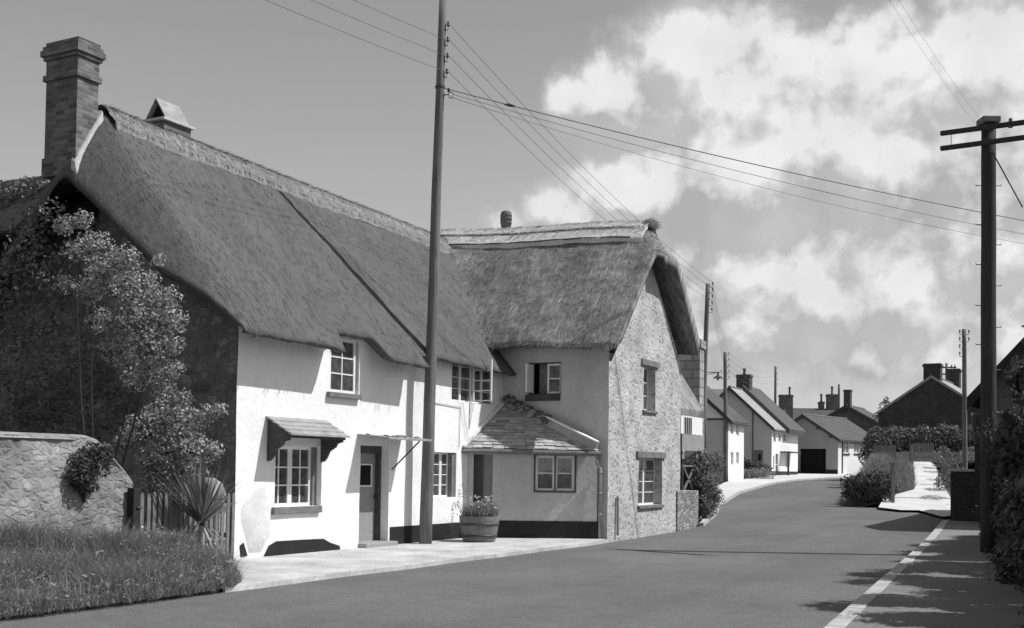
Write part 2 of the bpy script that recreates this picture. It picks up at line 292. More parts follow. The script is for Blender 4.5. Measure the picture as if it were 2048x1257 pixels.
def dens(vec):
    w1 = q.n('ShaderNodeTexNoise'); w1.inputs['Scale'].default_value = 13; w1.inputs['Detail'].default_value = 4; w1.inputs['Roughness'].default_value = .5; q.l(vec, w1.inputs['Vector'])
    wv = q.n('ShaderNodeVectorMath', operation='MULTIPLY_ADD'); q.l(w1.outputs['Color'], wv.inputs[0]); wv.inputs[1].default_value = (.05, .045, 0); q.l(vec, wv.inputs[2])
    ws = q.n('ShaderNodeSeparateXYZ'); q.l(wv.outputs[0], ws.inputs[0]); f = None; w1.noise_dimensions = '2D'
    for px, py, rx, ry, w in CL:
        a0, e0 = ae(px, py); k1 = q.math('MULTIPLY', q.math('SUBTRACT', ws.outputs[0], a0+.025), FPX/(rx*1.4)); k2 = q.math('MULTIPLY', q.math('SUBTRACT', ws.outputs[1], e0+.0225), FPX/(ry*1.32))
        b_ = q.math('MULTIPLY', q.math('EXPONENT', q.math('MULTIPLY', q.math('ADD', q.math('MULTIPLY', k1, k1), q.math('MULTIPLY', k2, k2)), -1.)), w); f = b_ if f is None else q.math('ADD', f, b_)
    f0 = q.math('MULTIPLY', f, 2.2, clamp=True); tx = None
    for sc, am in ((17, .28), (42, .15)):
        vo = q.n('ShaderNodeTexVoronoi', feature='F1'); vo.voronoi_dimensions = '2D'; vo.inputs['Scale'].default_value = sc; q.l(wv.outputs[0], vo.inputs['Vector']); b_ = q.mapr(vo.outputs['Distance'], .1, .75, am, -am); tx = b_ if tx is None else q.math('ADD', tx, b_)
    nz_ = q.n('ShaderNodeTexNoise', noise_dimensions='2D'); nz_.inputs['Scale'].default_value = 24; nz_.inputs['Detail'].default_value = 6; nz_.inputs['Roughness'].default_value = .6; q.l(vec, nz_.inputs['Vector'])
    tx = q.math('ADD', tx, q.mapr(nz_.outputs['Fac'], .3, .7, -.3, .3)); return q.math('MULTIPLY_ADD', tx, f0, f), f
d0_, fr_ = dens(cxy.outputs[0]); of = q.n('ShaderNodeVectorMath', operation='ADD'); q.l(cxy.outputs[0], of.inputs[0]); of.inputs[1].default_value = (.012, .026, 0); d1_, _ = dens(of.outputs[0])
mask = q.mapr(d0_, .14, .95, 0, 1, True)
veil = q.math('MULTIPLY', q.mapr(q.noise(q.mapping(cxy.outputs[0], (5, 16, 1)), 1, 6, .55, .6), .35, .65, .1, .6, True), q.math('MULTIPLY', q.mapr(el, .36, .12, 0, 1, True), q.mapr(az, -.08, .16, .15, 1, True)))
cb = q.math('ADD', q.mapr(q.math('SUBTRACT', d0_, d1_), -.28, .42, .5, .84), q.mapr(q.noise(cxy.outputs[0], 16, 6, .5), .35, .65, -.06, .06))
base = q.math('ADD', q.math('MULTIPLY', bwn.outputs[0], SKYS*.7), q.mapr(el, 0., .45, .33, .14))
base = q.mix(veil, base, .66); base = q.mix(q.math('MULTIPLY', q.mapr(fr_, .12, .75, 0, .85, True), q.mapr(q.noise(cxy.outputs[0], 9, 3, .5), .35, .6, .35, 1)), base, .56); col = q.mix(q.math('MULTIPLY', mask, .94), base, cb); q.l(q.math('DIVIDE', col, SKYS), bg.inputs['Color']); bg.inputs['Strength'].default_value = SKYS
# ------------------------------------------------------------------ ground, road, pavements
LE = [L(-40, 3, 0), L(-20, 3, 0), gnd(35, 1232, -.09), L(-3.5, 3.0, 0), L(4, 3.0, 0), L(9.6, 3.0, 0), L(14.9, 3.0, 0), gnd(1398, 1047), gnd(1424, 1027), gnd(1438, 1006), gnd(1475, 984), gnd(1530, 969), gnd(1590, 959.5), gnd(1650, 955.5), gnd(1700, 953.6)]
LE[2] = L(-7.5, 3.0, 0)
RK = [gnd(1670, 1237), gnd(1885, 1041)]
kd = RK[1]-RK[0]; RK = [RK[0]-kd*1.1]+RK
RE = RK+[gnd(1840, 1020), gnd(1757, 1004), gnd(1688, 988), gnd(1655, 976), gnd(1672, 964), gnd(1730, 958.5), gnd(1800, 957)]
def resample(P, n):
    P = np.array(P)[:, :2]; s = np.r_[0, np.cumsum(np.linalg.norm(np.diff(P, axis=0), axis=1))]; t_ = np.linspace(0, s[-1], n)
    return np.stack([np.interp(t_, s, P[:, 0]), np.interp(t_, s, P[:, 1])], 1)
def strip(name, A, B, dz, m, n=90, k=6, dzb=None):
    A, B = resample(A, n), resample(B, n); V = []
    for i in range(n):
        for j in range(k+1):
            p = A[i]+(B[i]-A[i])*j/k; V.append((p[0], p[1], g(p[1])+dz))
    Fq = [(i*(k+1)+j, i*(k+1)+j+1, (i+1)*(k+1)+j+1, (i+1)*(k+1)+j) for i in range(n-1) for j in range(k)]
    return rawmesh(name, V, np.array(Fq), m)
# one sheet to the horizon
xs = np.r_[-4000, -800, -200, -80, np.arange(-40, 60, 2.), 80, 200, 800, 4000]; ys = np.r_[-500, -100, -40, np.arange(-20, 170, 2.), 200, 300, 600, 1500, 5000]
V = [(x, y, g(y)-.13) for y in ys for x in xs]; nx = len(xs)
kind(rawmesh('ground', V, np.array([(i*nx+j, i*nx+j+1, (i+1)*nx+j+1, (i+1)*nx+j) for i in range(len(ys)-1) for j in range(nx-1)]), M('ground_turf', .09, .35, 1.5, 1., .7, 10, .05)), 'structure')
# the road as a filled outline
def sheet(name, poly, dz, m, zf=None):
    bm = bmesh.new(); vs = [bm.verts.new((p[0], p[1], 0)) for p in poly]; f = bm.faces.new(vs); bmesh.ops.triangulate(bm, faces=[f])
    bmesh.ops.subdivide_edges(bm, edges=[e for e in bm.edges if e.calc_length() > 3], cuts=6, use_grid_fill=True)
    bmesh.ops.triangulate(bm, faces=bm.faces[:])
    for v in bm.verts: v.co.z = (zf(v.co.x, v.co.y) if zf else g(v.co.y))+dz
    bmesh.ops.recalc_face_normals(bm, faces=bm.faces)
    if sum(f.normal.z for f in bm.faces) < 0: bmesh.ops.reverse_faces(bm, faces=bm.faces[:])
    me = bpy.data.meshes.new(name); bm.to_mesh(me); bm.free(); me.materials.append(m); return link(name, me)
ROADZ = -.09
far = [gnd(1800, 955.5), ]
kind(strip('road', [(p[0], p[1]) for p in LE], [(p[0], p[1]) for p in RE], ROADZ, mRoad, 140, 10), 'structure')
kind(sheet('road', [gnd(1640, 985), gnd(1640, 950), gnd(1830, 948), gnd(1900, 985), gnd(1950, 1040), gnd(1885, 1044), gnd(1860, 1032)], ROADZ-.004, mRoad), 'structure')
# left pavement in front of the cottages
bd = [L(u, 3.0+.03*math.sin(u*1.7), 0) for u in np.linspace(-3.6, 9.7, 20)]
pv = sheet('pavement', bd+[L(9.9, 2.7, 0), L(8.2, -.2, 0), L(-.3, -.2, 0), L(-1.6, .8, 0)], -.02, mPave); kind(pv, 'structure')
mb = MB(L); kb = [L(u, 3.0+.03*math.sin(u*1.7), -.018) for u in np.linspace(-3.6, 9.7, 20)]
for a, b in zip(kb[:-1], kb[1:]): mb.hexa([a+[0, 0, -.1], b+[0, 0, -.1], b+L.v*.05+[0, 0, -.1], a+L.v*.05+[0, 0, -.1], a, b, b+L.v*.05, a+L.v*.05])
kind(mb.build('kerb', mPave), 'structure')
# far left pavement and its pale kerb
inn = [gnd(1402, 1046), gnd(1414, 1010), gnd(1430, 975), gnd(1452, 964), gnd(1500, 957), gnd(1545, 951), gnd(1600, 947.3), gnd(1700, 946.5)]
kind(strip('pavement', LE[7:], inn, .0, mPath, 60, 4), 'structure')
mb = MB(); kl = resample(LE[7:], 60)
for i in range(59):
    a = np.array([*kl[i], g(kl[i][1])+.012]); b = np.array([*kl[i+1], g(kl[i+1][1])+.012]); d = (b-a); nrm = np.array([d[1], -d[0], 0]); nrm = nrm/np.linalg.norm(nrm)*.13
    mb.hexa([a+[0, 0, -.12], b+[0, 0, -.12], b+nrm+[0, 0, -.12], a+nrm+[0, 0, -.12], a, b, b+nrm, a+nrm])
kind(mb.build('kerb', mKerb), 'structure')
# right footpath with kerb stones
kn = np.array([kd[0], kd[1], 0]); kn = kn/np.linalg.norm(kn); kp = np.array([kn[1], -kn[0], 0])
r0, r1 = np.array([*RK[0][:2], 0]), np.array([*RK[2][:2], 0]); ln = np.linalg.norm(r1-r0)
kind(strip('footpath', [r0+kp*.2, r1+kp*.2], [r0+kp*3.2, r1+kp*3.2], 0, mFoot, 60, 4), 'structure')
mb = MB(); s_ = 0.
while s_ < ln-.3:
    a = r0+kn*s_; b = r0+kn*(min(s_+.9, ln)-.012); za, zb = g(a[1])+.01+random.uniform(-.004, .004), g(b[1])+.01+random.uniform(-.004, .004)
    e = lambda p, z: np.array([p[0], p[1], z])
    mb.hexa([e(a, za-.14), e(b, zb-.14), e(b+kp*.2, zb-.14), e(a+kp*.2, za-.14), e(a, za), e(b, zb), e(b+kp*.2, zb), e(a+kp*.2, za)]); s_ += .9
kind(mb.build('kerb', mKerb, bevel=.012), 'structure')
# ------------------------------------------------------------------ leaves and grass
def leafgeo(C, N, sz, asp=.6):
    n = len(C); N = N+rng.normal(0, .55, (n, 3)); N /= np.linalg.norm(N, axis=1)[:, None]
    T = np.cross(N, rng.normal(0, 1, (n, 3))); T /= np.linalg.norm(T, axis=1)[:, None]; B = np.cross(N, T)
    s = (sz*rng.uniform(.6, 1.35, n))[:, None]; a = T*s; b = B*s*asp
    V = np.stack([C-a, C+b*.9, C+a, C-b*.9], 1).reshape(-1, 3); return V, np.arange(4*n).reshape(-1, 4)
def crown_pts(blobs, dens, shell=.45):
    """points in lumpy ellipsoids: blobs = (centre, (rx,ry,rz)); most near the surface, with gaps"""
    Cs, Ns = [], []
    for c, r in blobs:
        r = np.array(r); n = max(int(dens*(r[0]*r[1]+r[1]*r[2]+r[0]*r[2])), 12)
        d = rng.normal(0, 1, (n, 3)); d /= np.linalg.norm(d, axis=1)[:, None]
        k = np.array([mn.noise(Vector(x*2.3)+Vector(c)*1.7) for x in d]); rad = 1-shell*rng.random(n)**1.8+.3*k
        keep = k > -.33; Cs.append((np.array(c)+d*r*rad[:, None])[keep]); Ns.append((d/r/np.linalg.norm(d/r, axis=1)[:, None])[keep])
    return np.vstack(Cs), np.vstack(Ns)
def foliage(name, blobs, m, parent, dens=500, sz=.05, asp=.6, core=None, shell=.45):
    C, N = crown_pts(blobs, dens, shell); V, Fq = leafgeo(C, N, sz, asp); return rawmesh(name, V, Fq, m, parent)
def stems(parent, base, tips, m, r0=.03, name='stem'):
    mb = MB(); base = np.array(base, float)
    for tp in tips:
        tp = np.array(tp, float); mid = base*.5+tp*.5+rng.normal(0, .08, 3); mid[2] += .1; mb.tube([base, mid, tp], [r0, r0*.6, r0*.2], 6)
    return mb.build(name, m, parent)
def blades(P, h, w, lean=.35, seg=2):
    n = len(P); a = rng.random(n)*2*np.pi; D = np.stack([np.cos(a), np.sin(a), np.zeros(n)], 1); b = rng.random(n)*2*np.pi; Lr = np.stack([np.cos(b), np.sin(b), np.zeros(n)], 1)
    hh = (h*rng.uniform(.5, 1.3, n))[:, None]; ww = (w*rng.uniform(.6, 1.3, n))[:, None]; le = lean*rng.uniform(.2, 1.6, n)[:, None]
    Z = np.array([0, 0, 1.]); m1 = P+Z*hh*.6+Lr*hh*le*.35; tp = P+Z*hh*.93+Lr*hh*le
    V = np.stack([P-D*ww, P+D*ww, m1+D*ww*.7, m1-D*ww*.7, tp+D*ww*.12, tp-D*ww*.12], 1).reshape(-1, 3); i = np.arange(n)[:, None]*6
    return V, np.vstack([i+[0, 1, 2, 3], i+[3, 2, 4, 5]])
# ------------------------------------------------------------------ thatch
def fb(p, s): return mn.noise(Vector((p[0]*s, p[1]*s, p[2]*s)))
def thatch_roof(name, m, parent, P3, a_list, zr, br, be, bk, slope, th=.42, step=.09, amp=.028, straw=45, cap=None, extra=None, seed=0, ends=True):
    """closed thatch: P3(a,b,z)->world, ridge height zr(a) at cross position br, front eave be(a), back eave bk; rounded eave lip"""
    def zt(a, b):
        z = zr(a)-slope*(math.sqrt((b-br)**2+.18**2)-.18)
        if cap: c_ = cap(a); z = (z+c_-math.sqrt((z-c_)**2+.03))/2
        return z+(extra(a, b) if extra else 0.)
    sg = 1 if bk > br else -1; rows = []; inner = []; UV = []
    thf = th if callable(th) else (lambda a, b: th)
    for a in a_list:
        e = be(a); n = int(abs(e-br)/step)+1; n = 46
        front = [e+(br-e)*i/n for i in range(n)]; back = [br+(bk-br)*i/24 for i in range(25)]
        ze = zt(a, e); kk = thf(a, e)/.42; lip = [(e+sg*.34*kk, ze-.04*kk), (e+sg*.2*kk, ze-.075*kk), (e+sg*.08*kk, ze-.08*kk), (e+sg*.015, ze-.06*kk), (e-sg*.004, ze-.022)]
        O_ = lip+[(b, zt(a, b)) for b in front[1:]]+[(b, zt(a, b)) for b in back]
        I_ = [(lip[0][0]+sg*.02, lip[0][1]+.01)]*5+[(b, zt(a, b)-thf(a, b)*1.15*min(1, .12+abs(b-e)/.32)) for i, b in enumerate(front[1:], 1)]+[(b-sg*.25*(i/24), zt(a, b)-thf(a, b)*1.15) for i, b in enumerate(back)]
        row = []; d = 0.; uv = []; last = None
        for j, (b, z) in enumerate(O_):
            if last is not None: d += math.hypot(b-last[0], z-last[1])
            last = (b, z); uv.append((a, d)); p = P3(a, b, z); k = amp*fb(p+seed, 1.1)*1.3+amp*.7*fb(p, 4.)+amp*.35*fb(p, 11.); p = p+np.array([0, 0, k]) + (np.array([0, 0, 0]) if j > 6 else (P3(0, 0, 0)-P3(0, sg, 0))*k*.8)
            row.append(p)
        rows.append(row); UV.append(uv); inner.append([P3(a, b, z) for b, z in I_])
    na, nb = len(rows), len(rows[0]); V = np.array([p for r_ in rows for p in r_]+[p for r_ in inner for p in r_]); uv = np.array([x for r_ in UV for x in r_]*2); o = na*nb; Fq = []
    for i in range(na-1):
        for j in range(nb-1):
            k = i*nb+j; Fq.append((k, k+nb, k+nb+1, k+1)); Fq.append((o+k, o+k+1, o+k+nb+1, o+k+nb))
    if ends:
        for i in (0, na-1):
            for j in range(nb-1):
                k = i*nb+j; f = (k, k+1, o+k+1, o+k); Fq.append(f if i == 0 else f[::-1])
    for j in (0, nb-1):
        for i in range(na-1): k = i*nb+j; Fq.append((k, o+k, o+k+nb, k+nb))
    # loose straw ends over the surface so the outline is not a clean edge
    A = np.array(rows); ns = int(len(a_list)*straw); ia = rng.integers(0, na-1, ns); jb = rng.integers(2, 52, ns); fa = rng.random(ns)[:, None]; fbb = rng.random(ns)[:, None]
    p0 = A[ia, jb]*(1-fa)*(1-fbb)+A[ia+1, jb]*fa*(1-fbb)+A[ia, jb+1]*(1-fa)*fbb+A[ia+1, jb+1]*fa*fbb
    dn = A[ia, jb]-A[ia, jb+1]; dn /= np.linalg.norm(dn, axis=1)[:, None]+1e-9; al = A[ia+1, jb]-A[ia, jb]; al /= np.linalg.norm(al, axis=1)[:, None]+1e-9
    nm = np.cross(al, dn); nm *= np.sign(nm[:, 2:3]+1e-9); ln_ = rng.uniform(.06, .16, ns)[:, None]; wd_ = al*rng.uniform(.004, .009, ns)[:, None]
    tip = p0+dn*ln_+nm*rng.uniform(.004, .018, ns)[:, None]+al*rng.normal(0, .012, ns)[:, None]
    SV = np.stack([p0-wd_, p0+wd_, tip+wd_*.5, tip-wd_*.5], 1).reshape(-1, 3); uva = np.repeat(uv[ia*nb+jb], 4, 0)+rng.normal(0, .3, (ns*4, 2))
    Fq = np.vstack([np.array(Fq), np.arange(ns*4).reshape(-1, 4)+len(V)])
    return rawmesh(name, np.vstack([V, SV]), Fq, m, parent, np.vstack([uv, uva]), True)
def wall(name, m, parent, fr, axis, c, a0, a1, z0, z1, holes, d=.35, top=None, sub=.45, wob=.012):
    """one wall face with real openings: holes (a0,a1,z0,z1) with reveals of depth d; axis 'u' lies at v=c (outside +v), axis 'v' at u=c (outside given by d sign)"""
    P = (lambda a, z, k=0.: fr(a, c-k, z)) if axis == 'u' else (lambda a, z, k=0.: fr(c-k, a, z))
    As = sorted({a0, a1, *[h[0] for h in holes], *[h[1] for h in holes]}); Zs = sorted({z0, z1, *[h[2] for h in holes], *[h[3] for h in holes]})
    def fill(x):
        r_ = [x[0]]
        for q_ in x[1:]:
            n = max(1, int(math.ceil((q_-r_[-1])/sub))); b_ = r_[-1]; r_ += [b_+(q_-b_)*i/n for i in range(1, n+1)]
        return r_
    As, Zs = fill(As), fill(Zs); mb = MB(fr); idx = {}
    def vtx(i, j):
        if (i, j) not in idx:
            a, z = As[i], Zs[j]
            if top: z = min(z, top(a))
            p = P(a, z); edge = i in (0,) or j == 0
            w = wob*(fb(p, .9)*1.2+fb(p, 2.7)*.5); idx[(i, j)] = mb.add([P(a, z, -w)], [])
        return idx[(i, j)]
    for i in range(len(As)-1):
        for j in range(len(Zs)-1):
            am, zm = (As[i]+As[i+1])/2, (Zs[j]+Zs[j+1])/2
            if any(h[0] < am < h[1] and h[2] < zm < h[3] for h in holes): continue
            if top and Zs[j] >= max(top(As[i]), top(As[i+1]))-1e-6: continue
            f = (vtx(i, j), vtx(i+1, j), vtx(i+1, j+1), vtx(i, j+1))
            mb.Fc.append(f)
    for h in holes:
        q0, q1, q2, q3 = [(h[0], h[2]), (h[1], h[2]), (h[1], h[3]), (h[0], h[3])]
        for s, e in ((q0, q1), (q1, q2), (q2, q3), (q3, q0)): mb.add([P(*s), P(*e), P(*e, d), P(*s, d)], [(0, 1, 2, 3)])
    o = mb.build(name, m, parent, fix=False); return o
def window(parent, fr, axis, c, a0, a1, z0, z1, cols=(2, 2), rows=3, inset=.12, fw=.05, bar=.022, m=None, glass=None, curtain=None, sill=None, depth=.05, sg=1, label=None, sm=None, dark=True):
    """casement window in an opening: frame with one light per entry of cols, panes, optional curtain and sill. sg: inward direction multiplier"""
    m = m or mPaint
    def bx(mb, x0, x1, k0, k1, y0, y1):
        if axis == 'u': mb.box(x0, x1, c-k1*sg, c-k0*sg, y0, y1)
        else: mb.box(c-k1*sg, c-k0*sg, x0, x1, y0, y1)
    f = MB(fr); i0, i1 = inset, inset+depth; n = len(cols); tot = sum(cols); x = a0; mids = []
    bx(f, a0, a1, i0, i1, z0, z0+fw); bx(f, a0, a1, i0, i1, z1-fw, z1); e_ = .001
    for k, cc in enumerate(cols):
        w = (a1-a0)*cc/tot; lo, hi = x, x+w
        bx(f, lo+(0 if k == 0 else .004), lo+fw, i0+e_, i1-e_, z0+fw, z1-fw); bx(f, hi-fw, hi-(0 if k == n-1 else .004), i0+e_, i1-e_, z0+fw, z1-fw)
        for b in range(1, cc):
            xx = lo+fw+(w-2*fw)*b/cc; bx(f, xx-bar/2, xx+bar/2, i0+.01, i1-.01, z0+fw, z1-fw)
        for b in range(1, rows):
            zz = z0+fw+(z1-z0-2*fw)*b/rows; bx(f, lo+fw, hi-fw, i0+.013, i1-.013, zz-bar/2, zz+bar/2)
        x += w
    wo = f.build('window', m, parent, label)
    p = MB(fr); bx(p, a0+.01, a1-.01, i0+depth*.45, i0+depth*.55, z0+.01, z1-.01); p.build('pane', mGlass, wo)
    if curtain:
        segs = 14
        for c0, c1, top_, bot in curtain:
            q_ = MB(fr); x0, x1 = a0+(a1-a0)*c0, a0+(a1-a0)*c1; y1, y0 = z0+(z1-z0)*top_, z0+(z1-z0)*bot; pts = []
            for s in range(segs+1):
                xx = x0+(x1-x0)*s/segs; kk = i1+.07+.025*math.sin(s*2.3)
                pts += [fr(xx, c-kk*sg, y0) if axis == 'u' else fr(c-kk*sg, xx, y0), fr(xx, c-kk*sg, y1) if axis == 'u' else fr(c-kk*sg, xx, y1)]
            q_.add(pts, [(2*s, 2*s+2, 2*s+3, 2*s+1) for s in range(segs)]); q_.build('curtain', mCurt, wo, smooth=True)
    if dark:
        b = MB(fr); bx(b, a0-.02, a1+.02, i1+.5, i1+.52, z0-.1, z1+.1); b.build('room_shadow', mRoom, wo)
    if sill:
        s_ = MB(fr); h, out, over = sill; bx(s_, a0-over, a1+over, -out, inset+.02, z0-h, z0-.002); s_.build('sill', sm or mWoodM, wo, bevel=.01)
    return wo
# ================================================================== left thatched cottage
H1 = thing('thatched_cottage', 'white thatched cottage with tall brick chimney at its left end and hooded window', 'cottage', L(2.6, -3, 0))
h1 = lambda x, y: L.hit(x, y)
w1a, w1b = h1(549, 1015), h1(644, 897); w2a, w2b = h1(659, 784), h1(719, 690); dra, drb = h1(717, 1092), h1(779, 893)
W1 = (w1a[0], w1b[0], w1a[1], w1b[1]+.02); W2 = (w2a[0], w2b[0], w2a[1], w2b[1]+.07); DR = (dra[0], drb[0], .06, drb[1])
USEAM = 5.40; EZ = 3.95
wall('wall', mWhite, H1, L, 'u', 0., 0., USEAM, -.15, 4.3, [W1, W2, DR], .36)
tp = lambda v: 8.0-1.16*abs(v+3.3)
def gwall(name, m, u, v0, v1, top, parent, z0=-.15, thick=.4):
    mb = MB(L); vs = np.linspace(v0, v1, 15)
    for s, uu in ((0, u), (1, u+thick)):
        pass
    for a, b in zip(vs[:-1], vs[1:]):
        mb.hexa([L(u, a, z0), L(u+thick, a, z0), L(u+thick, b, z0), L(u, b, z0), L(u, a, top(a)), L(u+thick, a, top(a)), L(u+thick, b, top(b)), L(u, b, top(b))])
    return mb.build(name, m, parent)
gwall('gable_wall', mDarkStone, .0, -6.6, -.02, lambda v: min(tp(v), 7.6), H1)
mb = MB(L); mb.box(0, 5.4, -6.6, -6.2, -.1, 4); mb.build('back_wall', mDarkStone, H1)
# grey rendered buttress swelling out of the foot of the wall, and the tarred patch beside it
def pan(pts, k=0.): return [L(*h1(*p)[:1], k, h1(*p)[1]) for p in pts]
bp = [(496, 1114), (490, 1090), (482, 1062), (475, 1040), (474, 1020), (479, 1003), (487, 993), (497, 988), (504, 974), (512, 965), (524, 960), (533, 964), (535, 980), (539, 1000), (546, 1018), (544, 1044), (546, 1066), (538, 1084), (531, 1098), (522, 1113)]
mb = MB(L); cen = L(*h1(512, 1050)[:1], .07, h1(512, 1050)[1]); ring = pan(bp, -.02); mid = [cen*.45+r_*.55+L.v*.03 for r_ in ring]; n = len(ring)
mb.add(ring+mid+[cen], [(i, (i+1) % n, n+(i+1) % n, n+i) for i in range(n)]+[(n+i, n+(i+1) % n, 2*n) for i in range(n)]); mb.build('buttress', mButt, H1, smooth=True)
mb = MB(L); mb.extr([p for p in pan([(527, 1113), (537, 1092), (552, 1083), (600, 1080), (646, 1078), (660, 1086), (678, 1092), (680, 1104), (650, 1108)], .0)], L.v*.018); mb.build('plinth', mTar, H1)
mb = MB(L); mb.extr(pan([(481, 1114), (479, 1092), (486, 1086), (494, 1112)]), L.v*.018); mb.build('plinth', mTar, H1)
window(H1, L, 'u', 0., W1[0], W1[1]-.12, W1[2], W1[3], (2, 2), 3, .17, .06, .026, curtain=[(.02, .16, .98, .35), (.86, .98, .98, .3)], sill=(.13, .07, .08), label=None)
mb = MB(L); mb.box(W1[1]-.118, W1[1]-.002, -.2, -.12, W1[2], W1[3]); mb.build('shutter', mWoodM, H1)
window(H1, L, 'u', 0., W2[0], W2[1]-.1, W2[2], W2[3], (2,), 3, .02, .06, .026, sill=(.1, .1, .1), sm=mWoodM)
# flowers of the window box show behind the glass as pale leaves
# hooded canopy over the ground floor window
ca, cb_ = L.hit(541, 836)[0], L.hit(652, 838)[0]; cz = L.hit(600, 837)[1]; fz = L.hit(600, 870, .55)[1]; ca2, cb2 = L.hit(575, 869, .55)[0], L.hit(687, 869, .55)[0]
ca, cb_ = (ca+ca2)/2-.05, (cb_+cb2)/2+.05
mb = MB(L)
for i in range(4):
    k0, k1 = i*.145, (i+1)*.145+.03; zz = lambda k: cz-(cz-fz)*k/.6
    off = .012*(4-i)*0+.02*i*0
    mb.hexa([L(ca, k0, zz(k0)-.03), L(cb_, k0, zz(k0)-.03), L(cb_, k1, zz(k1)-.02+.012), L(ca, k1, zz(k1)-.02+.012), L(ca, k0, zz(k0)), L(cb_, k0, zz(k0)), L(cb_, k1, zz(k1)+.026), L(ca, k1, zz(k1)+.026)])
hood = mb.build('canopy', mWoodL, H1)
mb = MB(L); mb.box(ca+.05, cb_-.05, .50, .54, fz-.06, fz+.0); mb.build('fascia', mWood, hood)
for uu in (ca+.06, cb_-.12):
    zb = W1[3]-.25; poly = [(0, cz-.05), (.5, fz-.02), (.5, fz-.1), (.38, fz-.13), (.34, fz-.2), (.2, fz-.28), (.14, fz-.4), (.07, fz-.48), (.05, zb), (0, zb-.05)]
    mb = MB(L); mb.extr([L(uu, k, z) for k, z in poly], L.u*.06); mb.build('bracket', mWood, hood)
# door, step, flat canopy
mb = MB(L); ux = DR[0]; mb.box(DR[0]+.0, DR[1], -.36, -.30, DR[2], DR[3]); dk = mb.build('door', mDoor, H1)
lt = L.hit(730, 950, -.3)
mb = MB(L); a_, b_ = L.hit(719, 971, -.3), L.hit(741, 931, -.3)
for x0, x1, y0, y1 in ((a_[0]-.2, b_[0], a_[1]-.03, a_[1]), (a_[0]-.2, b_[0], b_[1], b_[1]+.03), (b_[0], b_[0]+.03, a_[1]-.03, b_[1]+.03), (a_[0]-.23, a_[0]-.2, a_[1]-.03, b_[1]+.03)): mb.box(x0, x1, -.3, -.275, y0, y1)
mb.build('frame', mPaint, dk); mb = MB(L); mb.box(a_[0]-.2, b_[0], -.299, -.29, a_[1], b_[1]); mb.build('pane', mBlack, dk)
mb = MB(L); mb.tube([L(DR[1]-.12, -.3, 1.), L(DR[1]-.12, -.24, 1.)], .03, 10); mb.build('handle', mIron, dk)
mb = MB(L); mb.box(DR[1]-.09, DR[1]-.0, -.3, -.2, DR[2], DR[3]); mb.box(DR[0]+.02, DR[1]-.09, -.32, -.2, DR[3]-.16, DR[3]); mb.build('door_frame', mWood, H1)
mb = MB(L); mb.box(DR[0]-.02, DR[1]+.1, -.28, .2, -.05, .07); mb.build('doorstep', mBut, H1, bevel=.02)
c0, c1 = DR[0]-.12, DR[1]+.46; cz2 = L.hit(740, 880)[1]
mb = MB(L); CW = .78
mb.hexa([L(c0, .0, cz2+.06), L(c1, .0, cz2+.06), L(c1, CW, cz2-.005), L(c0, CW, cz2-.005), L(c0, 0, cz2+.11), L(c1, 0, cz2+.11), L(c1, CW, cz2+.04), L(c0, CW, cz2+.04)])
dc = mb.build('door_canopy', mWoodL, H1, bevel=.008)
mb = MB(L)
for i in range(16):
    uu = random.uniform(c0+.05, c1-.1); kk = random.uniform(.0, .6); z_ = cz2+.1-.09*kk; w = random.uniform(.05, .2); mb.hexa([L(uu, kk, z_-.01), L(uu+w, kk, z_-.01), L(uu+w, kk+.15, z_-.02), L(uu, kk+.15, z_-.02), L(uu+.03, kk+.03, z_+.03), L(uu+w*.8, kk+.03, z_+.04), L(uu+w*.7, kk+.1, z_+.02), L(uu+.02, kk+.1, z_+.02)])
mb.build('slate_covering', mSlate, dc)['kind'] = 'stuff'
mb = MB(L); mb.tube([L(c1-.3, .66, cz2-.0), L(c1-.36, .0, cz2-.62)], .016, 6); mb.build('stay', mIron, dc)
# roof
def hipz(u): return 8.28-.02*max(u, 0)
def LA(a, b, z):   # the left end of the roof is rolled down over the gable
    if a >= 0: return L(a, b, z)
    ue = float(np.interp(b, [-7, -4, -3, -1, .4], [-.6, -1.05, -1.05, -.80, -.47])); u = a/.5*-ue; k = float(np.interp(b, [-7, -5, -1, 0, .45], [.3, 1, 1, .5, .12]))
    return L(u, b, z-k*1.25*max(0, (-.28-u)/.75)**1.35)
def eaveA(u):
    w0, w1 = W2[0]-.05, W2[1]+.10; k = max(0, min(1, (u-w0+.25)/.25))*max(0, min(1, (w1+.25-u)/.25)); k = k*k*(3-2*k); return .60-.36*k
SL = 1.165
al = sorted(set(np.round(np.r_[np.arange(-.5, 0, .03), np.arange(0, 5.40, .07), 5.43], 3)))
thatch_roof('roof', mThA, H1, LA, al, hipz, -3.3, eaveA, -7.0, SL, lambda a, b: .27 if a >= 0 else .27+.15*a/.5, seed=3)
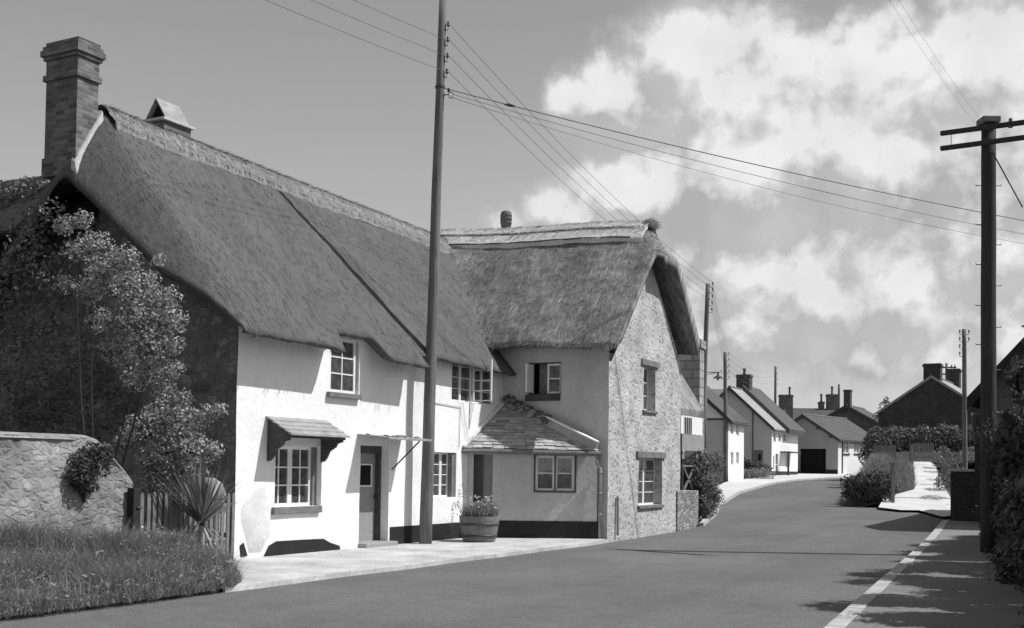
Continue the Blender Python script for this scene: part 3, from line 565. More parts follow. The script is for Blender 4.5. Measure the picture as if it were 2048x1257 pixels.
# ridge cap with scalloped hem
def ridge_cap(name, m, parent, P3, alist, zr, br, hem, slope, sg, lift=.085, hem2=None, rows_=14):
    V, UV = [], []; nb = 2*rows_+1
    for a in alist:
        for j in range(-rows_, rows_+1):
            h_ = hem(a); b = br+sg*h_*j/rows_; z = zr(a)-slope*(math.sqrt((b-br)**2+.18**2)-.18); t_ = abs(j)/rows_
            lf = lift*(1.25 if t_ < .55 else 1.)*(1 if t_ < .985 else .0)
            if hem2 and abs(t_-.5) < .04: lf -= .055
            p = P3(a, b, z+lf*1.4); p = p+np.array([0, 0, .014*fb(p, 2.)+.008*fb(p, 9.)]); V.append(p); UV.append((a, j*.1))
    n = len(alist); Fq = [(i*nb+j, (i+1)*nb+j, (i+1)*nb+j+1, i*nb+j+1) for i in range(n-1) for j in range(nb-1)]
    A = np.array(V).reshape(n, nb, 3); ns = n*60; ia = rng.integers(0, n-1, ns); jb = rng.integers(rows_, nb-1, ns); jb = np.where(rng.random(ns) < .3, nb-2, jb); sgn = np.where(jb >= rows_, 1, -1)
    p0 = A[ia, jb]+(A[ia+1, jb]-A[ia, jb])*rng.random(ns)[:, None]; dn = A[ia, np.minimum(jb+1, nb-1)]-A[ia, jb]; dn /= np.linalg.norm(dn, axis=1)[:, None]+1e-9
    alg = A[ia+1, jb]-A[ia, jb]; alg /= np.linalg.norm(alg, axis=1)[:, None]+1e-9; wd_ = alg*.006; tip = p0+dn*rng.uniform(.05, .2, ns)[:, None]+np.array([0, 0, .02])+alg*rng.normal(0, .012, ns)[:, None]
    SV = np.stack([p0-wd_, p0+wd_, tip+wd_*.5, tip-wd_*.5], 1).reshape(-1, 3)
    uv = np.vstack([np.array(UV), rng.random((ns*4, 2))*5]); Fq = np.vstack([np.array(Fq), np.arange(ns*4).reshape(-1, 4)+len(V)])
    return rawmesh(name, np.vstack([np.array(V), SV]), Fq, m, parent, uv, True)
ridge_cap('ridge', mRidgeA, H1, L, np.arange(-.27, 5.42, .04), hipz, -3.3, lambda u: .50+.012*math.sin(u*9)+.05*max(0, math.sin(u*1.3))+.04*fb((u, 0, 0), 3), SL, 1)
# chimney: stack with oversailing courses
cu0, cu1, cv0, cv1 = -.95, -.46, -3.96, -3.13; CZ = -.50
mb = MB(L); mb.box(cu0-.03, cu1+.03, cv0-.03, cv1+.03, 6.95, 7.3); mb.box(cu0, cu1, cv0, cv1, 7.3, 8.75)
for z0_, z1_, e_ in ((8.75, 8.86, .045), (8.86, 9.14, .005), (9.14, 9.21, .045), (9.21, 9.32, .085), (9.32, 9.4, .055), (9.4, 9.48, .015)): mb.box(cu0-e_, cu1+e_, cv0-e_, cv1+e_, z0_, z1_)
ch = mb.build('chimney', mBrick, H1)
mb = MB(L); mb.hexa([L(cu0-.06, cv1-.05, 6.95), L(cu1+.1, cv1-.1, 7.85), L(cu1+.1, cv1+.09, 7.8), L(cu0-.06, cv1+.12, 6.88), L(cu0-.06, cv1-.05, 7.2), L(cu1+.1, cv1-.1, 8.3), L(cu1+.1, cv1+.03, 8.26), L(cu0-.06, cv1+.05, 7.14)]); mb.build('flashing', mMortar, ch, bevel=.02)
thatch_roof('rear_roof', mThShade, H1, lambda a, b, z: L(b, a, z), np.arange(-10, -3.4, .25), lambda a: 7.62, .8, lambda a: -.75, 2.5, 1.1, .35, seed=5)  # thatch colour darkened to imitate shade behind the chimney
mb = MB(L); mb.box(-.02, .4, -10, -6.58, -.1, 6.4); mb.build('rear_wall', mDarkStone, H1)
# small stack with a tent of two slates
tu, tz = 1.62, 8.26
mb = MB(L); mb.box(tu-.33, tu+.42, -3.75, -3.2, 7.7, tz+.30); vt = mb.build('small_chimney', mBrick, H1)
mb = MB(L); mb.box(tu-.4, tu+.48, -3.82, -3.13, tz+.302, tz+.35); mb.build('slab', mMortar, vt)
mb = MB(L)
for s in (-1, 1): mb.extr([L(tu-.3, -3.475+s*.3, tz+.352), L(tu-.3, -3.475, tz+.80), L(tu-.3, -3.475, tz+.76), L(tu-.3, -3.475+s*.26, tz+.352)], L.u*.66)
mb.build('cowl', mSlateL, vt); mb = MB(L); mb.poly(L(tu-.2, -3.73, tz+.352), L(tu-.2, -3.22, tz+.352), L(tu-.2, -3.475, tz+.74)); mb.build('opening', mBlack, vt)
# ================================================================== right house: low range, wing, gable
H2 = thing('corner_cottage', 'thatched corner cottage with rubble stone gable towards the road and slate lean-to', 'cottage', L(11, -2, 0))
w3a, w3b = h1(859, 996), h1(913, 906); w4a, w4b = h1(903, 802), h1(990, 727)
W3 = (w3a[0], w3b[0], w3a[1], w3b[1]); W4 = (w4a[0], w4b[0], w4a[1], w4b[1]+.1)
wall('wall', mWhite, H2, L, 'u', -.0, USEAM+.002, 9.86, -.15, 4.28, [W3, W4], .34)
window(H2, L, 'u', 0., W3[0], W3[1]-.14, W3[2], W3[3], (1, 1, 1), 4, .14, .045, .018, curtain=[(.0, .25, 1, 0), (.7, 1, 1, 0)])
mb = MB(L); mb.box(W3[1]-.138, W3[1]-.002, -.2, -.04, W3[2], W3[3]); mb.build('shutter', mWoodM, H2)
window(H2, L, 'u', 0., W4[0], W4[1], W4[2], W4[3], (1, 1, 1, 1), 4, .08, .045, .016, curtain=[(.0, .48, 1, 0), (.8, 1, 1, 0)])
sa = L.hit(949, 770)[0]   # casement standing open
mb = MB(L); z0, z1 = W4[2]+.06, W4[3]-.12; k1 = .48
for z in (z0, z0+(z1-z0)*.25, z0+(z1-z0)*.5, z0+(z1-z0)*.75, z1): mb.box(sa-.012, sa+.012, -.05, k1, z-.012, z+.012)
for k in (-.05, k1-.04): mb.box(sa-.021, sa+.021, k, k+.04, z0-.02, z1+.02)
mb.build('casement', mPaint, H2)
mb = MB(L); mb.box(DR[1]+.06, USEAM-.002, 0, .015, -.1, .36); mb.build('plinth', mTar, H1)
mb = MB(L); mb.box(USEAM+.002, 9.8, 0, .015, -.1, .36); mb.build('plinth', mTar, H2)
p0_, p1_ = L.hit(850, 803), L.hit(919, 815); p2_ = L.hit(917, 895)
mb = MB(L); mb.tube([L(p0_[0], .02, p0_[1]), L(p1_[0], .02, p1_[1]), L(p2_[0], .02, p2_[1])], .009, 5); mb.build('conduit', mPipe, H2)
WU = 9.86; WG = 2.89; UE = 14.96; UR = 12.66
def zrB(u): return 8.28-.02*u
eB = lambda u: .37+.0*u
thatch_roof('roof', mThA, H2, L, np.r_[np.arange(5.41, 10.6, .075), np.arange(10.6, 12.7, .2)], zrB, -3.3, eB, -7.0, SL, .28, seed=3)
ridge_cap('ridge', mRidgeA, H2, L, np.arange(5.40, 12.6, .05), zrB, -3.3, lambda u: .50+.012*math.sin(u*9)+.05*max(0, math.sin(u*1.3))+.04*fb((u, 0, 0), 3), SL, 1)
# wing: front wall facing the camera, gable facing the road
Wv = lambda a, b, z: L(b, a, z)
hw = lambda x, y: L.hitu(x, y, WU)
w5a, w5b = hw(1057, 790), hw(1123, 724); W5 = (w5a[0], w5b[0], w5a[1], w5b[1])
wall('wall', mWing, H2, L, 'v', WU, -.5, WG, -.15, 5.0, [W5], -.3)
window(H2, L, 'v', WU, (W5[0]*.47+W5[1]*.53), W5[1]-.03, W5[2]+.02, W5[3]-.03, (1,), 2, .08, .05, .03, sg=-1, curtain=[(.05, .95, 1, 0)])
mb = MB(L); mb.box(WU+.02, WU+.1, W5[0]+.0, W5[1], W5[2]-.0, W5[2]+.02); mb.box(WU+.02, WU+.1, W5[0], W5[1], W5[3]-.03, W5[3]); mb.box(WU+.02, WU+.1, W5[0], W5[0]+.05, W5[2]+.02, W5[3]-.03); mb.box(WU+.02, WU+.1, W5[1]-.03, W5[1], W5[2]+.02, W5[3]-.03); wf = mb.build('window_frame', mWood, H2)
mb = MB(L); mb.box(WU-.3, WU+.06, W5[0]+.06, W5[0]+.11, W5[2]+.05, W5[3]-.05); mb.build('casement', mPaint, wf)
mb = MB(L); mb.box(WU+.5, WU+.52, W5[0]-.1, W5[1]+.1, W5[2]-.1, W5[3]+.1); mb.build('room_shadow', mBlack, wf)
mb = MB(L); mb.box(WU+.2, WU+.22, W5[0]+.2, W5[0]+.62, W5[2], W5[3]); mb.build('curtain', mWoodM, wf)
mb = MB(L); mb.box(WU-.07, WU+.05, W5[0]-.07, W5[1]-.02, W5[2]-.16, W5[2]-.002); mb.build('sill', mWood, H2, bevel=.015)
hg = lambda x, y: L.hit(x, y, WG)
g1a, g1b = hg(1287, 820), hg(1311, 737); g2a, g2b = hg(1277, 1012), hg(1324, 918); G1 = (g1a[0], g1b[0], g1a[1], g1b[1]); G2 = (g2a[0], g2b[0], g2a[1], g2b[1])
gt = lambda u: min(6.75-.0*u, 4.62+(u-WU)*.86) if u < UR else min(6.75, 4.62+(UE-u)*1.0)
wall('gable_wall', mGable, H2, L, 'u', WG, WU, UE, -.15, 7.2, [G1, G2], .34, top=lambda u: 7.05-1.06*abs(u-12.62), sub=.3)
window(H2, L, 'u', WG, G1[0], G1[1], G1[2], G1[3], (1, 1), 3, .2, .05, .02, curtain=[(0, .3, 1, 0), (.6, 1, 1, 0)], sill=(.07, .06, .07))
window(H2, L, 'u', WG, G2[0], G2[1], G2[2], G2[3], (1, 1), 4, .2, .05, .02, curtain=[(0, .2, 1, 0), (.4, .62, 1, 0)], sill=(.08, .06, .07))
for gg, ov in ((G1, .22), (G2, .2)):
    mb = MB(L); mb.box(gg[0]-ov, gg[1]+ov*.9, WG-.1, WG+.05, gg[3]+.002, gg[3]+.17, j=.01); mb.build('lintel', mWoodM, H2, bevel=.015)
mb = MB(L); mb.box(UE-.02, UE+.0, -6, WG-.05, 0, 4.5); mb.build('back_wall', mDarkStone, H2)
ap = lambda v: 0
def zrW(a): return 8.1-.045*(a-2.75)+.03*math.sin(a*1.1)
capW = lambda a: 8.2-max(-.6, a-2.72)*1.5
def eW(a): return WU-.56
SW = 1.10
def exW(a, b): return 0.
thatch_roof('roof', mThW, H2, Wv, np.r_[np.arange(-4.6, 3.30, .075), 3.32], zrW, UR, eW, 15.35, SW, lambda a, b: .36-(.20*min(1, max(0, (a-2.5)/.75)) if b < UR-.25 else 0), seed=21, amp=.04, cap=capW, straw=200)
rc = ridge_cap('ridge', mRidgeW, H2, Wv, np.arange(-3.6, 2.9, .035), zrW, UR, lambda a: .66+.02*math.sin(a*5), SW, -1, lift=.075, hem2=True)
# cleft and rods
mb = MB(L)
for k in (.33, .635):
    pts = [Wv(a, UR-k, zrW(a)-SW*(math.sqrt(k*k+.0324)-.18)+.115+.006*math.sin(a*7)) for a in np.arange(-3.5, 2.7, .2)]; mb.tube(pts, .02, 5)
mb.build('ligger', mWood, rc)
# tuft at the end of the ridge
n_ = 700; base = np.array([Wv(2.72+random.uniform(-.1, .1), UR+random.uniform(-.22, .22), zrW(2.7)+random.uniform(-.09, .07)) for _ in range(n_)]); dirv = L.v*.20+np.array([0, 0, .05]); tip = base+dirv*rng.uniform(.4, 1.3, (n_, 1))+rng.normal(0, .035, (n_, 3)); wv_ = np.array([0, 0, .008])+rng.normal(0, .004, (n_, 3))
rawmesh('ridge_tuft', np.stack([base-wv_, base+wv_, tip+wv_*.5, tip-wv_*.5], 1).reshape(-1, 3), np.arange(4*n_).reshape(-1, 4), mStraw, H2)
# round pot behind the ridge
pc = at(1012, 455, 33.6); mb = MB(); mb.lathe((pc[0], pc[1], 7.4), [(.2, 0), (.2, pc[2]-7.4-.05), (.12, pc[2]-7.4-.04), (.15, pc[2]-7.4+.02), (.16, pc[2]-7.4+.1), (.175, pc[2]-7.4+.11), (.165, pc[2]-7.4+.13), (.17, pc[2]-7.4+.22), (.185, pc[2]-7.4+.23), (.17, pc[2]-7.4+.25), (.17, pc[2]-7.4+.33), (.18, pc[2]-7.4+.34), (.165, pc[2]-7.4+.36), (.15, pc[2]-7.4+.44), (.11, pc[2]-7.4+.47)], 18); mb.build('chimney_pot', mPot, H2, smooth=True)
# lean-to across the inner corner
A0 = L(8.12, .0, 0); B0 = L(WU-.12, WG-.22, 0); ld = B0-A0; Llen = np.linalg.norm(ld); LD = Fr(A0, math.degrees(math.atan2(ld[0], ld[1])))  # u along the wall; outside is +v
hl = lambda x, y, v=0.: LD.hit(x, y, v)
dA, dB = hl(946, 1010), hl(986, 908); l1, l2 = hl(1067, 985), hl(1153, 909)
LW = (l1[0], l2[0], l1[1], l2[1]); LDR = (max(dA[0], .02), dB[0], .0, dB[1]-.02); GZ_ = hl(1100, 905)[1]
wall('lean_to_wall', mWing, H2, LD, 'u', 0., 0., Llen, -.15, GZ_+.1, [LW, LDR], .2, wob=.008)
mb = MB(LD); mb.box(LDR[0], LDR[1], -.21, -.16, 0, LDR[3]); mb.build('porch_door', mDoor, H2); mb = MB(LD); mb.box(LDR[0]+.0, LDR[0]+(LDR[1]-LDR[0])*.5, -.158, -.1, 0, LDR[3]); mb.build('dark_door_strip', mWood, H2)  # second box: dark strip over the left half of the doorway
window(H2, LD, 'u', 0., LW[0]+.04, LW[1]-.04, LW[2]+.04, LW[3]-.04, (1, 1), 2, .04, .06, .025, m=mPaint, curtain=[(.52, .72, 1, 0), (.88, 1, 1, 0)])
mb = MB(LD)
for x0, x1, y0, y1 in ((LW[0], LW[1], LW[2], LW[2]+.04), (LW[0], LW[1], LW[3]-.04, LW[3]), (LW[0], LW[0]+.04, LW[2]+.04, LW[3]-.04), (LW[1]-.04, LW[1], LW[2]+.04, LW[3]-.04)): mb.box(x0, x1, -.1, .025, y0, y1)
mb.box(sum(LW[:2])/2-.015, sum(LW[:2])/2+.015, -.03, .02, LW[2]+.04, LW[3]-.04); mb.build('window_frame', mWood, H2)
mb = MB(LD); mb.box(LDR[1], Llen+.05, 0, .016, -.1, .40); mb.build('plinth', mTar, H2)
# roof of the lean-to: courses of separate slates on the triangle gutter - apex
ga, gb_ = LD(-.12, .16, GZ_+.06), LD(Llen+.02, .16, GZ_+.04); apx = L(WU-.02, .02, L.hitu(1010, 806, WU)[1])
mb = MB(LD); nrm = np.cross(gb_-ga, apx-ga); nrm /= np.linalg.norm(nrm); nrm *= np.sign(nrm[2]); rows = 15
P_ = lambda s, t_: (ga+(gb_-ga)*s)*(1-t_)+apx*t_
mb.extr([ga-nrm*.05, gb_-nrm*.05, apx-nrm*.05], nrm*.045)
for i in range(rows):
    t0, t1 = i/rows, min((i+1.35)/rows, 1.); wd_ = Llen*(1-t0); n = max(2, int(wd_/random.uniform(.2, .26))); cuts = [0]+sorted([(k+random.uniform(-.2, .2)+(.5 if i % 2 else .0))/n for k in range(1, n)])+[1]
    for a, b in zip(cuts[:-1], cuts[1:]):
        if b-a < .01: continue
        if a < 0: a = 0
        b = min(b, 1); dd = random.uniform(-.012, .012)/1.; h0 = .028+random.uniform(0, .016); gp_ = .006/max(wd_, .3)
        q0, q1, q2, q3 = P_(a+gp_, t0+dd), P_(b-gp_, t0+dd), P_(b-gp_, t1), P_(a+gp_, t1)
        mb.hexa([q0+nrm*(h0-.012), q1+nrm*(h0-.012), q2-nrm*.0, q3-nrm*.0, q0+nrm*h0, q1+nrm*h0, q2+nrm*.012, q3+nrm*.012])
def slatemat():
    m, t, b = nt_new('lean_to_slates'); q = NT(t); r = q.n('ShaderNodeNewGeometry').outputs['Random Per Island']; c = q.n('ShaderNodeTexCoord').outputs['Object']
    v = q.math('MULTIPLY', q.mapr(r, 0, 1, .27, .5), q.mapr(q.noise(c, 7, 5, .65), .3, .7, .65, 1.25)); q.l(v, b.inputs['Base Color']); b.inputs['Roughness'].default_value = .75; q.bump(b, q.noise(c, 25, 4, .6), .5, .015); return m
lr = mb.build('lean_to_roof', slatemat(), H2)
mb = MB(LD); mb.beam(ga+nrm*.05-(gb_-ga)*.01, apx+nrm*.06, .2, .07); mb.build('verge', mButt, lr, bevel=.02)
IV = thing('coping_ivy', 'dark ivy creeping down the upper part of the lean-to coping', 'ivy', (float(apx[0]), float(apx[1]), 3)); foliage('foliage', [(apx*(1-k)+gb_*k+nrm*.16+L.u*.0, (.17, .12, .13)) for k in (.06, .16, .26, .36, .46)], mLeafD, IV, 2600, .03)
ce = gb_*.97+apx*.03; md = gb_*.45+apx*.55
mb = MB(LD); mb.beam(ce+nrm*.1+L.u*.02, apx+nrm*.08+L.u*.02, .13, .24); mb.build('coping', mBut, lr, bevel=.02)
mb = MB(LD); mb.beam(ce+nrm*.235+L.u*.02, md+nrm*.225+L.u*.02, .15, .035); mb.build('coping_top', mWhite, lr, bevel=.01)
mb = MB(LD); mb.tube([LD(-.15, .2, GZ_+.0), LD(Llen*.5, .2, GZ_-.01), LD(Llen+.06, .2, GZ_-.02)], .055, 8); gut = mb.build('gutter', mWoodM, H2)
d1 = LD(Llen-.06, .2, GZ_-.05); d4 = LD(Llen+.06, .07, 0)
mb = MB(LD); mb.tube([d1, d1+[0, 0, -.12], d1+(d4-d1)*[.3, .3, 0]+[0, 0, -.24], np.array([d4[0], d4[1], d1[2]-.34]), np.array([d4[0], d4[1], d1[2]-.5]), np.array([d4[0], d4[1], .02])], .034, 8)
for z in (.55, 1.05, 1.55): mb.tube([np.array([d4[0], d4[1], z]), np.array([d4[0], d4[1], z+.05])], .046, 8)
mb.build('downpipe', mPipe, H2, smooth=True)
pg = hg(1232, 985); mb = MB(L); mb.tube([L(pg[0], WG+.06, .05), L(pg[0], WG+.05, pg[1]-.1)], .035, 7); mb.build('drainpipe', mPaintG, H2)
# ================================================================== in front of the cottages
# garden wall, sloping down to the gate
gw = thing('garden_wall', 'rough stone garden wall sloping down to a picket gate', 'wall', L(-4, 0, 0))
def topw(u):
    return float(np.interp(u, [-30, -3.32, -3.18, -3.0, -2.45, -2.36], [2.02, 2.03, 2.0, 1.92, 1.42, 1.30]))
mb = MB(L); us = np.r_[-20, -14, -10, -8, np.arange(-6.5, -2.35, .12), -2.36]; nz = 14
for side, v0 in ((0, .0), (1, -.42)):
    b0 = mb.add([L(u, v0+(1 if side == 0 else -1)*(.06*fb((u, 0, k*.14), 2.2)+.035*fb((u, 3, k*.14), 6)+(.08*(1-k/nz))), -.1+(topw(u)+.1+.035*fb((u, 9, 0), 3))*k/nz) for u in us for k in range(nz+1)], [])
    for i in range(len(us)-1):
        for k in range(nz):
            f = (b0+i*(nz+1)+k, b0+(i+1)*(nz+1)+k, b0+(i+1)*(nz+1)+k+1, b0+i*(nz+1)+k+1); mb.Fc.append(f)
nn_ = len(us)*(nz+1)
for i in range(len(us)-1): mb.Fc.append((i*(nz+1)+nz, (i+1)*(nz+1)+nz, nn_+(i+1)*(nz+1)+nz, nn_+i*(nz+1)+nz))
for k in range(nz): mb.Fc.append(((len(us)-1)*(nz+1)+k, nn_+(len(us)-1)*(nz+1)+k, nn_+(len(us)-1)*(nz+1)+k+1, (len(us)-1)*(nz+1)+k+1))
mb.build('masonry', mGardenStone, gw, smooth=False)
mb = MB(L)
for a, b in zip(us[:-1], us[1:]):
    za, zb = topw(a)-.035, topw(b)-.035; mb.hexa([L(a, -.44, za-.01), L(b, -.44, zb-.01), L(b, .03, zb-.01), L(a, .03, za-.01), L(a, -.36, za+.07), L(b, -.36, zb+.07), L(b, -.06, zb+.07), L(a, -.06, za+.07)])
mb.build('coping', mGardenStone, gw)
# shrub on the wall
sb = thing('wall_shrub', 'dark shrub growing against the face of the garden wall', 'shrub', L(-3.6, .1, 1.2))
def hv(px, py, v): u, z = L.hit(px, py, v); return L(u, v, z)
foliage('foliage', [(hv(185, 920, .14), (.34, .16, .26)), (hv(155, 945, .12), (.26, .15, .22)), (hv(170, 968, .1), (.22, .14, .16)), (hv(200, 905, .1), (.2, .14, .16)), (hv(160, 925, .1), (.22, .14, .18))], mLeafD, sb, 5200, .028)
stems(sb, hv(168, 1005, .05), [hv(185, 915, .16), hv(155, 940, .14), hv(205, 900, .1)], mBark, .02)
# gate post, picket gate, pier
gp = thing('gate_post', 'dark square wooden post at the hinge side of the picket gate', 'post', L(-2.28, .1, 0)); u0 = L.hit(265, 1055, .12)[0]
mb = MB(L); mb.box(u0-.065, u0+.075, .06, .2, -.1, 1.26); mb.build('shaft', mPost, gp, bevel=.01); mb = MB(L); mb.tube([L(u0+.1, .2, .95), L(u0-.0, .21, .95)], .02, 6); mb.build('hinge', mIron, gp)
pk = thing('picket_gate', 'weathered low picket gate and fence between garden wall and white pier', 'gate', L(-1.3, 0, 0)); ua, ub = u0+.12, -.12; npk = 19
for i in range(npk):
    u = ua+(ub-ua)*i/(npk-1); zt_ = 1.19-.05*i/npk+random.uniform(-.02, .015); v = .06+.03*math.sin(i*.4); dx = random.uniform(-.012, .012)
    mb = MB(L); w = .036; mb.extr([L(u-w, v, .05), L(u+w, v, .05), L(u+w+dx, v, zt_-.05), L(u+.015+dx, v, zt_), L(u-.015+dx, v, zt_), L(u-w+dx, v, zt_-.05)], -L.v*.022); mb.build('picket', mWoodM, pk)
for z in (.38, .98):
    mb = MB(L); mb.box(ua-.05, ub+.05, -.01, .028, z, z+.075, j=.008); mb.build('rail', mWoodM, pk)
pr = thing('gate_pier', 'round topped whitewashed stone pier against the cottage corner', 'pier', L(-.35, -.1, 0))
mb = MB(L); prof = [(-.74, -.1), (-.10, -.1), (-.06, .9), (-.1, 1.15), (-.2, 1.32), (-.38, 1.41), (-.62, 1.41), (-.72, 1.3), (-.75, .9)]; mb.extr([L(u, -.46, z) for u, z in prof], L.v*.36); mb.build('shaft', mBut, pr, bevel=.04)
# cordyline
yc = thing('cordyline', 'spiky cordyline with fan of strap leaves and dead skirt before the gate', 'plant', L(-1.25, .45, 0)); yb = hv(402, 1045, .45)
mb = MB(); ft = np.array([yb[0], yb[1], .0]); mb.tube([ft, ft*.5+yb*.5+[.02, 0, 0], yb], [.07, .055, .05], 9); mb.build('trunk', mBark, yc)
def straps(n, elr, ln, dead=False):
    V, Fq = [], []
    for i in range(n):
        a = random.uniform(0, 2*math.pi); e = math.radians(random.uniform(*elr)); l_ = random.uniform(*ln); w = random.uniform(.016, .026); d = np.array([math.cos(a)*math.cos(e), math.sin(a)*math.cos(e), math.sin(e)]); sd_ = np.array([-math.sin(a), math.cos(a), 0]); p = yb+[0, 0, random.uniform(-.06, .05)]; b0 = len(V)
        for k in range(6):
            t_ = k/5; ww = w*(1-t_**2.5)*min(1, .6+t_*2)+.001; V += [p-sd_*ww, p+sd_*ww]; d = d+np.array([0, 0, -.09*(1.5 if dead else .45)*t_*(2.2 if e < .6 else .5)]); d /= np.linalg.norm(d); p = p+d*l_/5
        for k in range(5): Fq.append((b0+2*k, b0+2*k+1, b0+2*k+3, b0+2*k+2))
    return np.array(V), np.array(Fq)
V_, F2 = straps(140, (25, 88), (.7, 1.1)); rawmesh('leaves', V_, F2, mYucca, yc); V_, F2 = straps(36, (-60, -25), (.5, .8), True); rawmesh('dead_leaves', V_, F2, mStraw, yc)
# large climber on the shaded gable
cl = thing('climbing_shrub', 'tall straggling climber with small pale leaves on the shaded gable', 'shrub', L(-.5, -2.4, 0))
def hu(px, py, u): v, z = L.hitu(px, py, u); return L(u, v, z)
bl = []
for px, py, u, r in ((130, 450, -.3, .22), (165, 440, -.3, .2), (190, 490, -.35, .32), (150, 500, -.3, .25), (215, 545, -.5, .38), (250, 520, -.45, .3), (270, 580, -.6, .4), (290, 640, -.65, .42), (330, 600, -.5, .28), (345, 640, -.5, .28), (300, 560, -.4, .2), (250, 640, -.6, .4), (130, 570, -.4, .2), (180, 580, -.5, .3), (240, 700, -.6, .36), (300, 690, -.65, .38), (345, 690, -.5, .22), (310, 740, -.5, .32), (270, 760, -.5, .26), (330, 780, -.4, .22), (350, 740, -.4, .18), (320, 520, -.35, .14), (200, 640, -.4, .26)):
    bl.append((hu(px, py, u-1.35), (r, r*.8, r*.85)))
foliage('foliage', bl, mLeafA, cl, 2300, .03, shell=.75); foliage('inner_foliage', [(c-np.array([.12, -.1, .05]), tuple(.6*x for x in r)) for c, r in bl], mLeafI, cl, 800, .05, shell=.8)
stems(cl, L(-1.6, -1.6, 0), [b[0] for b in bl[3::5]], mBark, .028)
cl2 = thing('garden_bush', 'dense bush with pale flecked leaves behind the picket gate', 'bush', L(-.7, -.9, 0)); bl = []
for px, py, u, r in ((330, 830, -.5, .36), (290, 860, -.7, .36), (370, 850, -.5, .36), (350, 900, -.6, .4), (310, 930, -.7, .36), (410, 830, -.35, .2), (400, 900, -.5, .3), (380, 950, -.5, .32), (320, 970, -.7, .34), (440, 820, -.25, .14), (260, 880, -.8, .26), (365, 800, -.4, .2), (430, 900, -.3, .16)):
    bl.append((hu(px, py, u-.55), (r, r*.8, r*.9)))
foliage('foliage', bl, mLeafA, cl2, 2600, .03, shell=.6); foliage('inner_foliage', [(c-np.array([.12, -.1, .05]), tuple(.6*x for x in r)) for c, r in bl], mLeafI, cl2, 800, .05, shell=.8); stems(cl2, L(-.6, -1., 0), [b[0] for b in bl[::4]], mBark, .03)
dk_ = thing('ivy', 'dark ivy on the shaded gable, with clumps added to darken the rear roof', 'plant', L(-.2, -4, 0)); bl = []
for px, py, r in ((70, 440, .3), (60, 470, .4), (105, 420, .25), (60, 520, .55), (110, 560, .5), (70, 620, .6), (60, 720, .6), (130, 680, .5), (90, 800, .6), (170, 760, .5), (200, 820, .5), (60, 850, .5), (150, 860, .5), (240, 800, .35), (20, 560, .5), (10, 650, .6), (0, 800, .7)):
    bl.append((hu(px, py, -1.2 if px < 160 and py < 780 else -.35), (r, r*.6, r)))
for px, py, r in ((5, 392, .5), (35, 386, .45), (70, 378, .4), (95, 380, .3), (-30, 398, .5)): bl.append((hu(px, py, .2), (r, r*.7, r*.7)))  # leaf clumps added over the rear roof to make it darker
foliage('foliage', bl, mLeafI, dk_, 650, .045, shell=.5)
# verge of long grass
def inpoly(P, poly):
    x, y = P[:, 0], P[:, 1]; ins = np.zeros(len(P), bool); n = len(poly)
    for i in range(n):
        x0, y0 = poly[i][:2]; x1, y1 = poly[(i+1) % n][:2]; c = ((y0 > y) != (y1 > y)) & (x < (x1-x0)*(y-y0)/(y1-y0+1e-12)+x0); ins ^= c
    return ins
poly = [(-14, .1), (-.55, .1), (-.75, .35), (-1.7, 1.3), (-3.0, 2.8), (-3.5, 3.12), (-5, 3.2), (-14, 3.2)]
n = 130000; uv_ = np.stack([rng.uniform(-13, -.3, n)*rng.random(n)**.15, rng.uniform(0, 3.3, n)], 1); uv_ = uv_[inpoly(uv_, poly)]
hz = lambda u, v: max(0, .38*math.exp(-((v-.45)/1.1)**2)*min(1, max(0, -.8-u)/1.7))
ed = np.array([min(3.15-b if a < -3.3 else 9, 1.2*(-(a+.6)*.72-(b-.1)*.72+.25) if a > -3.6 else 9) for a, b in uv_])
hgt = np.clip(.15+.18*np.clip(ed, 0, 1.2), .12, .34)*np.interp(uv_[:, 0], [-3, -1, -.5], [1, .7, .4])*np.array([1+.9*fb((a, b, 0), 1.3)+.5*fb((a, b, 5), 3.5) for a, b in uv_])
P = L.o+uv_[:, :1]*L.u+uv_[:, 1:]*L.v; P[:, 2] = [hz(a, b)-.03 for a, b in uv_]
cl_n = np.array([fb((a*1., b, 2), 1.6)+.6*fb((a, b, 7), 4.) for a, b in uv_]); sel = rng.random(len(P)) < np.clip(.62+.9*cl_n, .12, 1)
V_, F2 = blades(P[sel], np.clip(hgt, .05, .6)[sel], np.full(sel.sum(), .0042), .75)
wc = np.where(rng.random(len(P)) < np.clip(.3-.8*cl_n, .02, .9)*.75)[0]; WP = P[wc]+np.stack([rng.normal(0, .02, len(wc)), rng.normal(0, .02, len(wc)), rng.random(len(wc))**.7*np.clip(hgt[wc], .05, .4)*.95], 1)
V2, F3 = leafgeo(WP, np.tile([.1, -.2, .8], (len(wc), 1)), .02, .55); tk = rng.choice(len(P), 2600); V4, F4 = blades(P[tk], np.full(2600, .46)*np.interp(uv_[tk, 0], [-3, -.8], [1, .5]), np.full(2600, .004), .3); tk = tk[cl_n[tk] > .1]; BW_ = P[tk]+np.stack([rng.normal(0, .05, len(tk)), rng.normal(0, .05, len(tk)), rng.random(len(tk))*.3], 1); V5, F5 = leafgeo(BW_, np.tile([.1, -.2, .8], (len(tk), 1)), .045, .5)
n1_, n2_, n3_ = len(V_), len(V2), len(V4); me_ = rawmesh('grass', np.vstack([V_, V2, V4, V5]), np.vstack([F2, F3+n1_, F4+n1_+n2_, F5+n1_+n2_+n3_]), mGrass); kind(me_, 'stuff')
us = np.linspace(-14, -.5, 60); vs = np.linspace(-.0, 3.05, 24); V_ = []
